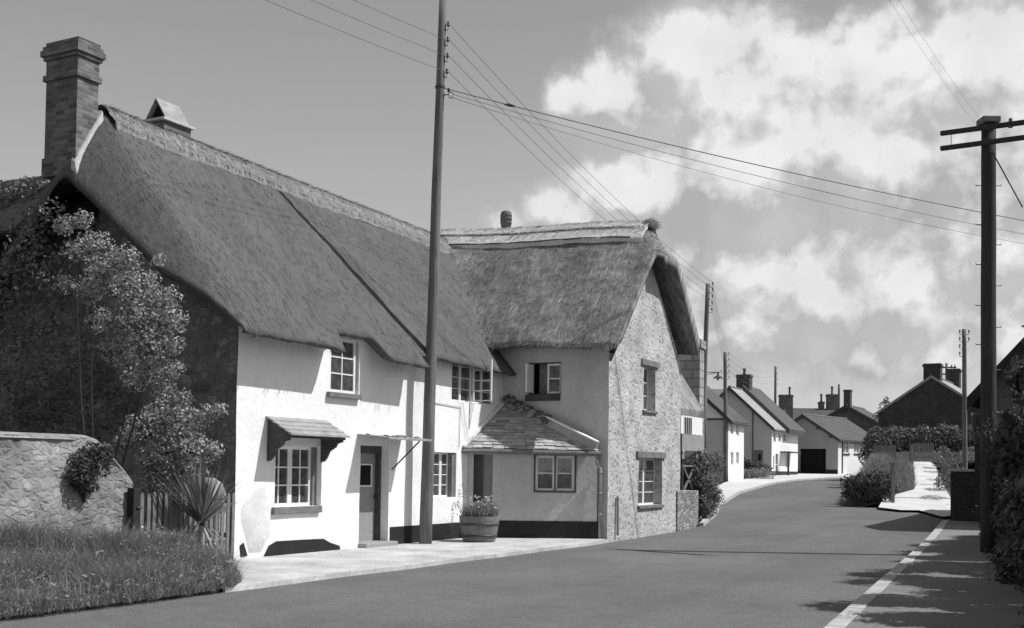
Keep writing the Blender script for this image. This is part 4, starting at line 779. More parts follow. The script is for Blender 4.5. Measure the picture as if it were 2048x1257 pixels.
for u in us:
    for v in vs:
        vm = np.interp(u, [-14, -3.5, -3.0, -1.7, -.75, -.5], [3.0, 2.95, 2.65, 1.2, .28, .1]); vv = min(v, vm); p = L(u, vv, hz(u, vv)-.03-(.06 if v >= vm else 0)); V_.append(p)
kind(rawmesh('verge', V_, np.array([(i*24+j, i*24+j+1, (i+1)*24+j+1, (i+1)*24+j) for i in range(59) for j in range(23)]), mSoil, smooth=True), 'structure')
fl = thing('wild_flowers', 'small pale wild flowers in the grass by the gate', 'flowers', L(-2, .6, 0)); pf = []
for _ in range(90):
    u, v = random.uniform(-3.4, -1.2), random.uniform(.25, .9); pf.append(L(u, v, hz(u, v)+random.uniform(.2, .34)))
V_, F2 = leafgeo(np.array(pf), np.tile([0, -.4, .8], (len(pf), 1)), .022, .9); rawmesh('petals', V_, F2, mFlower, fl)['kind'] = 'stuff'
# barrel with flowers
bc = gnd(957, 1084); BR = thing('half_barrel', 'wooden half barrel planter standing on the pavement by the lean-to', 'barrel', (bc[0], bc[1], 0))
bc = np.array([bc[0], bc[1]+.4, 0]); mb = MB(); pf = [(.37, 0), (.40, .14), (.43, .3), (.455, .5), (.46, .56), (.42, .56), (.41, .49), (.0, .49)]; mb.lathe(bc, pf[:-1], 26); mb.build('staves', mWoodM, BR)
for z, r in ((.1, .402), (.36, .445)):
    mb = MB(); mb.lathe((bc[0], bc[1], z), [(r-.01, 0), (r+.006, 0), (r+.012, .05), (r-.01, .05)], 26); mb.build('hoop', mIron, BR, smooth=True)
mb = MB(); mb.lathe(bc, [(.42, .46), (.41, .5)], 20); mb.build('soil', mSoil, BR)
FP = thing('barrel_flowers', 'leafy plants with white flowers growing in the half barrel', 'flowers', (bc[0], bc[1], .5))
n = 1500; a = rng.random(n)*6.28; r_ = .4*np.sqrt(rng.random(n)); P = np.stack([bc[0]+r_*np.cos(a), bc[1]+r_*np.sin(a), np.full(n, .48)], 1); V_, F2 = blades(P, np.full(n, .36), np.full(n, .005), .5); rawmesh('stems', V_, F2, mGrassB, FP)
foliage('leaves', [((bc[0]+.05, bc[1], .62), (.38, .36, .2)), ((bc[0]-.12, bc[1]-.1, .68), (.22, .22, .2)), ((bc[0]+.2, bc[1], .74), (.22, .2, .2)), ((bc[0]+.03, bc[1]-.1, .8), (.16, .16, .14))], mGrassB, FP, 1900, .026)
pts = np.array([(bc[0]+random.uniform(-.3, .36), bc[1]+random.uniform(-.35, .2), random.uniform(.75, 1.02)) for _ in range(30)]); pts = np.repeat(pts, 5, 0)+rng.normal(0, .014, (150, 3)); V_, F2 = leafgeo(pts, np.tile([0, -.5, .7], (150, 1)), .018, .9); rawmesh('petals', V_, F2, mFlower, FP)['kind'] = 'stuff'
# plants climbing at the foot of the lean-to hidden behind the barrel
sp_ = thing('creeper', 'thin creeper on the white wall behind the half barrel', 'plant', L(7.6, .08, 0))
foliage('leaves', [(hv(912, 1020, .08), (.12, .06, .22)), (hv(925, 985, .08), (.1, .05, .2)), (hv(905, 1050, .1), (.12, .08, .12))], mLeafM, sp_, 1500, .02)
# ================================================================== poles and wires
def insul(mb, p, r=.035, h=.11): mb.lathe((p[0], p[1], p[2]-h/2), [(r*.5, 0), (r, .01), (r*.95, h*.35), (r*.6, h*.5), (r*.85, h*.6), (r*.7, h), (r*.2, h+.01)], 10)
def pole(label, base, top, r0, r1, ins, side, group='telegraph poles along the road', m=None, cat='pole', n=12, ilen=.14):
    o = thing('telegraph_pole', label, cat, base, group); mb = MB(); base = np.array(base, float); top = np.array(top, float); k = [base+(top-base)*t_ for t_ in np.linspace(-.02, 1, 12)]
    k = [p+np.array([.012*fb(p, .7), .012*fb(p+9, .7), 0]) for p in k]; mb.tube(k, list(np.linspace(r0, r1, 12)), n); mb.build('shaft', m or mPole, o, smooth=True)
    tips = []; side = np.array(side, float)
    for z in ins:
        sdv = side if z[1] > 0 else -side; c = base+(top-base)*(z[0]/(top[2]-base[2])); rr = r0+(r1-r0)*z[0]/(top[2]-base[2])
        mb = MB(); e = c+sdv*(rr+ilen*abs(z[1])); mb.tube([c+sdv*rr*.7, e-[0, 0, .0], e+[0, 0, .09]], .012, 5); b = mb.build('bracket', mIron, o); mb = MB(); insul(mb, e+[0, 0, .14]); mb.build('insulator', mCeramic, b, smooth=True); tips.append(e+[0, 0, .16])
    return o, tips
pb = L(5.72, .36, -.02); tpx = at(886, -22, pb[1]); topP1 = np.array([tpx[0], tpx[1]+.1, tpx[2]])
zi = [at(880, y, pb[1])[2] for y in (57, 88, 120, 152)]
P1, T1 = pole('tall leaning wooden telegraph pole in front of the white cottages', pb, topP1, .145, .085, [(z-.02+.02, 1) for z in zi], (.95, -.3, 0), n=18, ilen=.06)
zc = at(878, 188, pb[1])[2]; c_ = pb+(topP1-pb)*(zc/topP1[2]); mb = MB(); s_ = np.array([1, -.2, 0])
mb.tube([c_+s_*.09, c_+s_*.2, c_+s_*.2+[0, 0, .1]], .014, 6); mb.tube([c_+s_*.2+[0, 0, .06], c_+s_*.3+[.0, 0, .03], c_+s_*.3+[0, 0, -.06], c_+s_*.22+[0, 0, -.08], c_+s_*.2], .01, 6); mb.lathe(c_+s_*.2+[0, 0, .06], [(.03, 0), (.035, .06), (.02, .09)], 8); mb.build('wire_hook', mIron, P1)
zk = at(876, 172, pb[1])[2]; ck = pb+(topP1-pb)*(zk/topP1[2]); mb = MB(); mb.lathe((ck[0], ck[1], zk-.03), [(.108, 0), (.112, .0), (.112, .05), (.108, .05)], 14); mb.build('clamp', mIron, P1)
b2 = at(1399, 930, 44.5); b2 = np.array([b2[0], b2[1], g(44.5)]); t2 = at(1416, 568, 44.5)
_, T2 = pole('tall telegraph pole rising behind the clipped bush', b2, t2, .12, .085, [(t2[2]-b2[2]-k, 1) for k in (.12, .35, .6, .86, 1.12)], (1, -.1, 0), ilen=.1)
b3 = gnd(1452, 963, .0); t3 = at(1450, 705, b3[1]); _, T3 = pole('straight telegraph pole on the pavement by the small hedge', b3, t3, .14, .1, [(t3[2]-b3[2]-k, 1) for k in (.2, .55, .9, 1.25, 1.6)]+[(t3[2]-b3[2]-k, -1) for k in (1.25, 1.6)], (1, -.1, 0), ilen=.12)
p4 = at(1551, 733, 128); _, T4 = pole('distant telegraph pole behind the white gabled house', (p4[0], 128, g(128)), p4, .16, .13, [(p4[2]-g(128)-k, 1) for k in (.3, .9, 1.5, 2.1)], (1, 0, 0), n=8)
p5 = at(1678, 769, 165); pole('far off telegraph pole between two chimneys', (p5[0], 165, g(165)), p5, .18, .16, [], (1, 0, 0), n=8)
p6 = at(1928.5, 659, 47); b6 = (at(1930, 930, 47)[0], 47, .9); _, T6 = pole('slender telegraph pole behind the dark wall end', b6, p6, .105, .085, [(p6[2]-.9-k, s) for k in (.22, .52) for s in (1, -1)]+[(p6[2]-.9-k, -1) for k in (.82, 1.12)], (1, 0, 0), ilen=.1)
p8 = at(1893, 727, 120); b8 = (p8[0], 120, g(120)); P8, _ = pole('far telegraph pole with two crossarms above the dark roof', b8, p8, .16, .13, [], (1, 0, 0), n=8)
for zz in (.45, 1.15):
    mb = MB(); mb.box(119.9, 120.05, p8[0]-.95, p8[0]+1., p8[2]-zz-.07, p8[2]-zz+.07); ca_ = mb.build('crossarm', mPoleD, P8); mb = MB()
    for k in (-.85, -.55, .5, .85): mb = MB(); insul(mb, (p8[0]+k, 119.95, p8[2]-zz+.17), .08, .22); mb.build('insulator', mCeramic, ca_)
# near right pole with double crossarms
D7 = 24.6; p7 = at(1977, 248, D7); b7 = np.array([at(1977, 1000, D7)[0], D7, 0.]); P7, _ = pole('thick dark telegraph pole with paired crossarms at the right roadside', b7, p7, .165, .15, [], (1, 0, 0), m=mPoleD, n=18)
cc_ = p7; mb = MB(); mb.box(D7-.2, D7+.2, cc_[0]-.19, cc_[0]+.19, cc_[2]-.01, cc_[2]+.12); mb.build('cap', mWoodM, P7, bevel=.02)
adir = np.array([-.883, .4695, 0])
for y in (272, 302):
    a = at(1876, y, D7+.5); b = at(1966, y-12, D7-.1); dv = (b-a)/np.linalg.norm(b-a); a2 = b+dv*1.35; off = np.array([0, -.17, 0]); mb = MB(); mb.beam(a+off, a2+off, .1, .09); ar = mb.build('crossarm', mPoleD, P7)
    if y == 272:
        mb = MB(); e = a+dv*.22+off; mb.tube([e, e-[0, 0, .31]], .008, 5); mb.build('tie_rod', mIron, ar); mb = MB()
        insul(mb, a+dv*1.45+off+[0, 0, .02], .05, .2); mb.build('insulator', mCeramic, ar)
mb = MB(); mb.beam(at(1985, 305, D7-.2), at(2045, 415, D7-.4), .05, .02); mb.build('brace', mIron, P7)
for i, (y, s) in enumerate(((372, -1), (372, 1), (450, -1), (490, 1), (530, -1), (572, 1), (612, -1), (655, 1), (690, -1), (740, 1))):
    mb = MB(); c = at(1977, y, D7); mb.tube([c+[s*.12, 0, 0], c+[s*.27, 0, 0], c+[s*.27, 0, .03]], .01, 5); mb.build('step_bolt', mIron, P7)
# street lamp
lb = at(1411, 735, 58); LB = thing('street_lamp', 'wooden post street lamp with a bracket arm behind the tall pole', 'street lamp', (lb[0], 58, g(58)))
mb = MB(); mb.tube([(lb[0], 58, g(58)), lb], [.11, .09], 9); mb.build('post', mPole, LB, smooth=True)
la, le = at(1412, 745, 58), at(1440, 745, 57.5); mb = MB(); mb.tube([la, le], .022, 6); mb.tube([at(1412, 750, 58), at(1432, 746, 57.6)], .014, 6); mb.build('arm', mIron, LB)
lc = at(1436, 745, 57.5); mb = MB(); mb.lathe((lc[0], lc[1], lc[2]-.27), [(.02, .27), (.05, .25), (.05, .12), (.09, .1), (.26, -.02), (.24, -.03), (.06, .02)][::-1], 14); lh = mb.build('lamp_shade', mIron, LB); mb = MB(); mb.lathe((lc[0], lc[1], lc[2]-.42), [(.01, 0), (.05, .03), (.05, .1), (.02, .16)], 10); mb.build('bulb', mCeramic, lh)
# wires
def wire(name, label, a, b, sag, r=.008, group='overhead wires', n=22):
    a, b = np.array(a, float), np.array(b, float); pts = [a+(b-a)*t_-np.array([0, 0, sag*4*t_*(1-t_)]) for t_ in np.linspace(0, 1, n)]
    mb = MB(); mb.tube(pts, r, 5); o = mb.build(name, mWire); tag(o, label, 'wire', group); return pts
for a, b in zip(T1, T2): wire('overhead_wire', 'thin overhead wire between the tall leaning pole and the pole by the bush', a, b, .35, .0055)
for k, a in enumerate(T1[1:]): wire('overhead_wire', 'thin overhead wire leaving the tall leaning pole up to the left', a-[.12, 0, 0], L(-33, 1.4, 9.6-.3*k), .9, .006, n=40)
for a, b in zip(T2, T3): wire('overhead_wire', 'thin wire between the pole by the bush and the straight pole beyond', a, b, .3, .006)
for a, b in zip(T3[:4], T4): wire('overhead_wire', 'thin wire from the straight pole to the distant pole', a, b, .8, .007)
ea = at(2120, 455, 30.5); pc_ = wire('service_cable', 'dark cable with a small joint sagging across the road from the leaning pole', ck, ea, .15, .013)
kk_ = pc_[2]; j_ = at(1040, 207, 24.8); wi = min(range(len(pc_)), key=lambda i: abs(pc_[i][0]-j_[0])); mb = MB(); p_ = pc_[wi]; mb.tube([p_-[.13, 0, -.02], p_-[.05, 0, -.01], p_+[.05, 0, -.01], p_+[.13, 0, -.02]], [.015, .035, .035, .015], 8); tag(mb.build('cable_joint', mIron), 'small dark joint on the cable crossing the road', 'joint')
wire('service_wire', 'thin upper wire crossing the road just under the dark cable', c_+s_*.3, at(2120, 482, 30.8), .2, .007)
wire('service_wire', 'thin lower wire crossing the road below the other two', c_+s_*.25-[0, 0, .06], at(2120, 500, 30.8), .3, .005)
for px0, py0 in ((1985, 215), (1960, 205)): wire('overhead_wire', 'faint wire climbing away from the paired crossarm pole', at(px0, py0+55, D7-.1), at(px0-260, py0-330, 13), .1, .0018)
# ================================================================== along the road beyond
def hip_top(fr): return fr
def house(name, label, corner, deg, w, ln, eave, ridge, zb, mg, mf, mr, group=None, over=.25, th=.16, bargeboard=True, roofname='roof', gable_hole=None, cat='house', long_holes=()):
    """gable front on u=0 spanning v -w..0, long side on v=0 running u 0..ln"""
    fr = Fr((corner[0], corner[1], 0), deg); h = thing(name, label, cat, fr(ln/2, -w/2, zb), group); z0 = zb-.5
    sl = (ridge-eave)/(w/2); top = lambda v: ridge-sl*abs(v+w/2)
    wall('gable_wall', mg, h, fr, 'v', 0, -w, 0, z0, ridge+.2, gable_hole or [], -.25, top=top, sub=.6, wob=.01)
    wall('wall', mf, h, fr, 'u', 0, 0, ln, z0, eave+.05, list(long_holes), .22, sub=.8, wob=.01)
    mb = MB(fr); mb.box(0.05, ln, -w, -w+.05, z0, eave); mb.poly(fr(ln, -w, z0), fr(ln, 0, z0), fr(ln, 0, eave), fr(ln, -w/2, ridge), fr(ln, -w, eave)); mb.build('back_wall', mf, h)
    mb = MB(fr); d = over*sl
    for s in (1, -1):
        e = (-w/2)+s*(w/2+over); mb.hexa([fr(-over, -w/2, ridge), fr(ln+over, -w/2, ridge), fr(ln+over, e, eave-d), fr(-over, e, eave-d), fr(-over, -w/2, ridge+th*1.2), fr(ln+over, -w/2, ridge+th*1.2), fr(ln+over, e+s*.02, eave-d+th), fr(-over, e+s*.02, eave-d+th)])
    rf = mb.build(roofname, mr, h)
    if bargeboard:
        mb = MB(fr)
        for s in (1, -1):
            e = (-w/2)+s*(w/2+over+.02); mb.hexa([fr(-over-.05, -w/2, ridge-.1), fr(-over-.002, -w/2, ridge-.1), fr(-over-.002, e, eave-d-.1), fr(-over-.05, e, eave-d-.1), fr(-over-.05, -w/2, ridge+th*1.2+.03), fr(-over-.002, -w/2, ridge+th*1.2+.03), fr(-over-.002, e, eave-d+th+.03), fr(-over-.05, e, eave-d+th+.03)])
        mb.build('bargeboard', mWood, rf)
    mb = MB(fr); mb.tube([fr(-over*.5, over+.04, eave-d), fr(ln+over*.5, over+.04, eave-d)], .06, 6); mb.build('gutter', mIron, rf)
    mb = MB(fr); mb.tube([fr(-over, -w/2, ridge+th*1.25), fr(ln+over, -w/2, ridge+th*1.25)], .09, 7); mb.build('ridge', mSlate, rf)
    return h, fr, rf
def stack(h, parent, fr, u, v, su, sv, z0, z1, m, pots=1, ph=.6, cap=True, label=None):
    mb = MB(fr); mb.box(u-su/2, u+su/2, v-sv/2, v+sv/2, z0, z1-.22)
    mb.box(u-su/2-.06, u+su/2+.06, v-sv/2-.06, v+sv/2+.06, z1-.22, z1-.08); mb.box(u-su/2-.02, u+su/2+.02, v-sv/2-.02, v+sv/2+.02, z1-.08, z1)
    c = mb.build('chimney', m, parent, label)
    for i in range(pots):
        k = (i-(pots-1)/2)*.42; p = fr(u, v+k, z1); mb = MB(fr); mb.lathe(p, [(.15, 0), (.17, .06), (.12, .12), (.11, ph*.75), (.15, ph*.8), (.14, ph), (.09, ph)], 12); mb.build('chimney_pot', mPot, c, smooth=True)
    return c
# house with ashlar chimney and timber porch just beyond the gable
v1 = 1.75; HP = thing('porch_house', 'narrow thatched house with block chimney and timber porch behind the stone gable', 'house', L(19.2, 0, .1))
wx = lambda px, py, v=v1: L.hit(px, py, v)
ez = wx(1396, 828)[1]; uw0, uw1 = 18.2, 20.25
mb = MB(L); mb.box(uw0, uw1, -4, v1-.6, -.2, ez+.2); mb.box(uw0+.01, uw1, v1-.6, v1-.002, wx(1370, 868)[1], ez+.1); mb.build('wall', mFarW, HP)
mb = MB(L)
prof = [(v1+.0, ez-.12), (v1+.02, ez+.1), (.85, ez+1.55), (-1, ez+2.2), (-1, ez+1.8), (.7, ez+1.0), (v1-.2, ez-.1)]
mb.extr([L(uw0-.1, v, z) for v, z in prof], L.u*(uw1-uw0+.2)); hpr = mb.build('roof', mThW, HP)
mb = MB(L); mb.beam(L(uw0-.12, v1+.02, ez+.14), L(uw0-.12, .83, ez+1.62), .08, .05); mb.build('verge', mPipe, hpr)
b_ = wx(1376, 902); f0, f1 = wx(1376, 902)[1], wx(1376, 870)[1]
mb = MB(L); mb.box(uw0-.05, uw1+.02, v1+.0, v1+.06, f0, f1); mb.build('fascia', mPaintG, HP)
w0, w1 = wx(1362, 840), wx(1383, 800)
mb = MB(L); mb.box(uw0+.25, uw0+1.0, v1-.0, v1+.012, ez-.75, ez-.12); wo = mb.build('window', mPaint, HP); mb = MB(L)
for k in range(4): mb.box(uw0+.29+k*.18, uw0+.41+k*.18, v1+.013, v1+.02, ez-.7, ez-.17)
mb.build('pane', mBlack, wo)
for uu in (uw1-.55, uw1-.1): mb = MB(L); mb.box(uu, uu+.08, v1-.1, v1-.003, .1, ez-.1); mb.build('post', mPaint, HP)
mb = MB(L); mb.box(uw0, uw1, v1-.62, v1-.6, .2, f0); mb.build('porch_recess', mBlack, HP); mb = MB(L)
zb_ = .95; zt2 = zb_+.85
for a, b in (((uw0+.1, zb_), (uw0+1.2, zt2)), ((uw0+.1, zt2), (uw0+1.2, zb_)), ((uw0, zb_), (uw1, zb_)), ((uw0, zt2), (uw1, zt2)), ((uw0+.1, zb_), (uw0+.1, zt2))): mb.beam(L(a[0], v1+.03, a[1]), L(b[0], v1+.03, b[1]), .05, .06)
mb.build('trellis', mWoodM, HP)
pca, pcb = at(1400, 680, 39.), at(1352, 680, 39.)
FA = Fr((pca[0], 39., 0), 20); mb = MB(FA); mb.box(0, .8, -.95, 0, 0, pca[2]-.26); mb.box(-.05, .85, -1., .05, pca[2]-.26, pca[2]+.02, ); mb.build('chimney', mAsh, HP)
# low wall at the end of the gable
lw = thing('low_wall', 'low wall of coursed stone running on from the rubble gable', 'wall', L(16, 2.8, .1)); q0 = L(UE-.3, WG+.05, 0); q1 = gnd(1397, 1046); tzw = L.hit(1385, 981, WG)[1]
mb = MB(L); nrm_ = np.array([-.883, .4695, 0])*.4; za = g(q0[1])-.2; zb2 = g(q1[1])-.2; mb.hexa([[*q0[:2], za], [*q1[:2], zb2], [*(q1+nrm_)[:2], zb2], [*(q0+nrm_)[:2], za], [*q0[:2], tzw], [*q1[:2], tzw-.02], [*(q1+nrm_)[:2], tzw-.02], [*(q0+nrm_)[:2], tzw]]); mb.build('masonry', mLowStone, lw, bevel=.03)
# clipped bush on the bend
def gb(px, py, D): return at(px, py, D)
cb2_ = thing('clipped_bush', 'large clipped bush bulging over the kerb beyond the low wall', 'bush', gnd(1410, 1035))
bb = [(gb(1402, 985, 36.6), (.56, .6, .75)), (gb(1412, 992, 36.8), (.5, .6, .68)), (gb(1385, 945, 36.8), (.42, .5, .5)), (gb(1402, 935, 37), (.36, .5, .6)), (gb(1404, 1015, 36.2), (.4, .45, .4)), (gb(1372, 965, 36.9), (.25, .4, .5))]
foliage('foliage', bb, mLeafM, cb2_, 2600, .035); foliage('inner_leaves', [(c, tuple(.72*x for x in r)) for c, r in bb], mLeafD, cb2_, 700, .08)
sb2 = thing('small_shrub', 'small grey shrub in front of the plain house side', 'shrub', gb(1432, 955, 50)); foliage('foliage', [(gb(1433, 925, 50), (.38, .4, .5)), (gb(1428, 945, 50), (.35, .4, .4)), (gb(1420, 960, 49), (.5, .4, .45))], mLeafM, sb2, 900, .05)
# plain house with side gable
zb = g(68); c2 = at(1456, 940, 68); e2 = at(1456, 840, 68)[2]; w2 = 5.4
wh = lambda fr, boxes, v=0: [(*sorted((fr.hit(x0, y1)[0], fr.hit(x1, y0)[0])), fr.hit(x0, y1)[1], fr.hit(x1, y0)[1]) for x0, y0, x1, y1 in boxes]
f_ = Fr((c2[0], c2[1], 0), 26); hs = wh(f_, [(1461, 845, 1467, 868), (1472, 848, 1478, 871), (1461, 905, 1467, 930), (1472, 905, 1478, 928)])
h_, f_, r_ = house('plain_house', 'pale house with plain gable between two telegraph poles', c2, 26, w2, 3.6, e2, e2+2.45, zb, mFarG, mFarW, mTile, over=.22, th=.14, long_holes=hs)
mb = MB(f_); mb.poly(f_(-.02, -w2+.1, e2+.11), f_(-.02, -.1, e2+.11), f_(-.02, -w2/2, e2+2.4)); mb.build('gable_panel', mFarW, h_)
for k in hs: window(h_, f_, 'u', 0, *k, (1, 1), 2, .08, .06, .04, dark=True)
mb = MB(f_); mb.box(-.03, .0, -w2, .0, e2-.02, e2+.1); mb.build('string_course', mGreyWall, h_)
# big white house: slate half, thatched half
D3 = 92; zb = g(D3); c3 = at(1543, 950, D3); e3 = at(1543, 856, D3)[2]; a3 = at(1467, 776, D3)[2]
f_ = Fr((c3[0], c3[1], 0), 27); hs = wh(f_, [(1547, 862, 1552, 884), (1557, 866, 1562, 884), (1567, 868, 1572, 882), (1546, 912, 1549, 940), (1551, 908, 1557, 951), (1571, 907, 1575, 935)])
h3, f3, r3 = house('white_gabled_house', 'big white house with tall plain gable and part thatched roof by the bend', c3, 27, 6.9, 9.0, e3, a3, zb, mFarG, mFarW, mSlateL, over=.25, long_holes=hs)  # gable greyer than the white side: its shade is put into the colour
for k in hs: window(h3, f3, 'u', 0, *k, (1,), 2, .08, .05, .04)
mb = MB(f3); w = 6.9; sl3 = (a3-e3)/(w/2)
for s in (1, -1):
    e = -w/2+s*(w/2+.5); mb.hexa([f3(3.6, -w/2, a3+.1), f3(9.4, -w/2, a3+.1), f3(9.4, e, e3-.4), f3(3.6, e, e3-.4), f3(3.6, -w/2, a3+.62), f3(9.4, -w/2, a3+.62), f3(9.4, e+.1, e3+.02), f3(3.6, e+.1, e3+.02)])
mb.build('thatch', mThA, r3); stack(h3, r3, f3, 4.6, -w/2-.1, .9, 1.15, a3-.4, at(1515, 745, 95)[2], mBrickD, 1, .55)
mb = MB(f3); d1_, d2_ = f3.hit(1560, 903), f3.hit(1582, 905); mb.box(d1_[0], d2_[0], 0, .8, d1_[1]-.1, d1_[1]); cn = mb.build('door_canopy', mWood, h3); mb = MB(f3); mb.box(d1_[0], d1_[0]+.12, .6, .75, zb-.2, d1_[1]-.1); mb.build('post', mWood, cn)
mb = MB(f3); mb.box(0, 9, 0, .03, zb-.3, zb+.35); mb.build('plinth', mTar, h3)
gwb = [f3.hitu(1508, 925), f3.hitu(1526, 901)]; mb = MB(f3); mb.box(-.03, -.01, gwb[0][0], gwb[1][0], gwb[0][1], gwb[1][1]); wo = mb.build('window', mWoodM, h3); mb = MB(f3); mb.box(-.04, -.031, gwb[0][0]+.35, gwb[1][0]-.15, gwb[0][1]+.15, gwb[1][1]-.3); mb.build('pane', mBlack, wo)
mb = MB(f3); q_ = f3.hitu(1506, 820); mb.tube([f3(-.05, q_[0], zb), f3(-.05, q_[0], q_[1])], .05, 6); mb.build('drainpipe', mGreyWall, h3)
# grey roof behind it
c3b = at(1500, 940, 112); house('roof_behind', 'long grey slate roof seen behind the tall white gable', at(1520, 940, 115), 100, 7, 14, at(1430, 815, 112)[2], at(1430, 775, 112)[2], g(112), mFarG, mFarG, mSlateL, bargeboard=False) if False else None
hb = thing('grey_roofed_house', 'grey slate roofed house showing over the left slope of the white gable', 'house', at(1430, 940, 112)); pl, prr = at(1416, 775, 112), at(1470, 773, 112)
mb = MB(); mb.box(112.2, 119, pl[0]-4, prr[0]+1.5, g(112)-.3, pl[2]-2.6); mb.build('wall', mFarG, hb); mb = MB(); mb.extr([(pl[0]-4.2, 111.6, pl[2]-2.8), (pl[0]-4.2, 115.6, pl[2]+.1), (pl[0]-4.2, 119.6, pl[2]-2.8)], (prr[0]-pl[0]+6, 0, 0)); mb.build('roof', mSlate, hb)
# garage
D4 = 108; zb = at(1600, 946.5, D4)[2]; c4 = at(1676, 947, D4); e4 = at(1676, 879, D4)[2]; a4 = at(1613, 829, D4-2)[2]; W4_ = 7.0
f_ = Fr((c4[0], c4[1], 0), 40); ga_, gb4 = f_.hitu(1599, 946), f_.hitu(1652, 898); gh = (ga_[0], gb4[0], zb-.1, gb4[1])
hs = wh(f_, [(1686, 884, 1698, 907), (1708, 884, 1719, 907)])
h4, f4, r4 = house('garage', 'grey gabled garage with black doorway and two small side windows', c4, 40, W4_, 9.5, e4, a4, zb, mRoughG, mFarW, mTile, over=.3, cat='garage', gable_hole=[gh], long_holes=hs)
for k in hs: window(h4, f4, 'u', 0, *k, (1, 1), 3, .06, .09, .06, m=mPaint, sill=(.15, .08, .1), sm=mWood)
mb = MB(f4); mb.box(.3, .36, gh[0], gh[1], gh[2], gh[3]); mb.build('garage_door', mBlack, h4)
mb = MB(f4); mb.box(-.03, 0, -W4_, gh[0], zb-.2, zb+.35); mb.box(-.03, 0, gh[1], 0, zb-.2, zb+.35); mb.build('plinth', mTar, h4)
mb = MB(f4); q_ = f4.hit(1684, 900); mb.tube([f4(q_[0], .06, zb), f4(q_[0], .06, e4)], .05, 6); mb.build('downpipe', mWood, h4)
mb = MB(f4)
for v in (-.7, -2., -5.2, -6.3): mb.box(-.3, .02, v-.09, v+.09, a4-(a4-e4)*abs(v+W4_/2)/(W4_/2)-.28, a4-(a4-e4)*abs(v+W4_/2)/(W4_/2)-.1)
mb.build('purlin', mWood, r4)
# terrace behind with chimneys
D5 = 132; hb = thing('terrace', 'long dark roofed terrace with several chimneys behind the garage', 'house', at(1630, 940, D5)); lft, rgt = at(1553, 812, D5), at(1692, 812, D5)
mb = MB(); mb.box(D5+.3, D5+8, lft[0]+.2, rgt[0]-.2, g(D5)-.3, lft[2]-3.1); mb.build('wall', mFarG, hb); mb = MB(); mb.extr([(lft[0], D5-.2, lft[2]-3.3), (lft[0], D5+4.2, lft[2]), (lft[0], D5+8.5, lft[2]-3.3)], (rgt[0]-lft[0], 0, 0)); hbr = mb.build('roof', mTile, hb)
for px0, px1, py, dd, pots in ((1558, 1582, 790, 4.3, 0), (1637, 1648, 804, 4.5, 1), (1653, 1675, 789, 4.3, 1)):
    a, b = at(px0, py, D5+dd), at(px1, py, D5+dd); stack(hb, hbr, W, D5+dd, (a[0]+b[0])/2, .8, b[0]-a[0]-.1, lft[2]-1.2, a[2], mBrick, pots, .95)
a, b = at(1582, 788, D5-1), at(1595, 788, D5-1); stack(hb, hbr, W, D5+1.2, (a[0]+b[0])/2, .7, b[0]-a[0]-.1, lft[2]-3.4, a[2], mBrick, 1, .95)
# brick house with gable
D6 = 124; c6 = at(1764, 940, D6); e6 = at(1764, 852, D6)[2]; a6 = at(1703, 812, D6)[2]
h6, f6, r6 = house('brick_house', 'brick gabled house with a square chimney behind the garage roof', c6, 30, 7.6, 8, e6, a6, g(D6), mBrickD, mBrick, mTile, over=.3)
a, b = at(1697, 777, D6), at(1712, 777, D6); stack(h6, r6, f6, .5, -3.8, .8, .72, a6-.5, a[2], mBrickD, 0)
# dark house on the right
D8 = 76; c8 = at(1974, 940, D8); e8 = at(1935, 824, D8)[2]; a8 = at(1857, 752, D8)[2]; zb = 2.2
h8, f8, r8 = house('dark_house', 'dark gabled house in shadow above the hedge on the right', c8, 30, 7.0, 11, e8, a8, zb, mDarkWall, mDarkWall, mSlateL, over=.12, bargeboard=False)
a = at(1857, 722, D8); stack(h8, r8, f8, .45, -3.5, .8, 1.1, a8-.8, a[2], mDarkWall, 0); a = at(1917, 735, 84); stack(h8, r8, f8, 9, -3.5, .8, .9, a8-.5, a[2], mDarkWall, 0)
# right hand house at the edge of the frame
D9 = 35.; ew = at(1957, 792, D9); FH9 = Fr((at(1969, 940, D9)[0], D9, 0), 30); HR = thing('roadside_house', 'dark gabled house end at the right edge behind the thick pole', 'house', FH9(3, 3, 0)); ez9 = ew[2]+.15; hw9 = 3.2; rz = ez9+hw9*1.1
mb = MB(FH9); mb.poly(FH9(0, 0, -.2), FH9(0, 2*hw9, -.2), FH9(0, 2*hw9, ez9), FH9(0, hw9, rz), FH9(0, 0, ez9)); mb.poly(FH9(0, 0, -.2), FH9(9, 0, -.2), FH9(9, 0, ez9), FH9(0, 0, ez9)); mb.build('wall', mGreyWall, HR, fix=False)
mb = MB(FH9)
for s in (-1, 1):
    e = hw9+s*(hw9+.42); mb.hexa([FH9(-.5, hw9, rz+.02), FH9(9, hw9, rz+.02), FH9(9, e, ez9-.44), FH9(-.5, e, ez9-.44), FH9(-.5, hw9, rz+.26), FH9(9, hw9, rz+.26), FH9(9, e, ez9-.24), FH9(-.5, e, ez9-.24)])
hr_ = mb.build('roof', mWood, HR); mb = MB(FH9)
for s in (-1, 1):
    e = hw9+s*(hw9+.43); mb.hexa([FH9(-.56, hw9, rz-.12), FH9(-.505, hw9, rz-.12), FH9(-.505, e, ez9-.6), FH9(-.56, e, ez9-.6), FH9(-.56, hw9, rz+.27), FH9(-.505, hw9, rz+.27), FH9(-.505, e, ez9-.22), FH9(-.56, e, ez9-.22)])
mb.build('bargeboard', mPost, hr_)
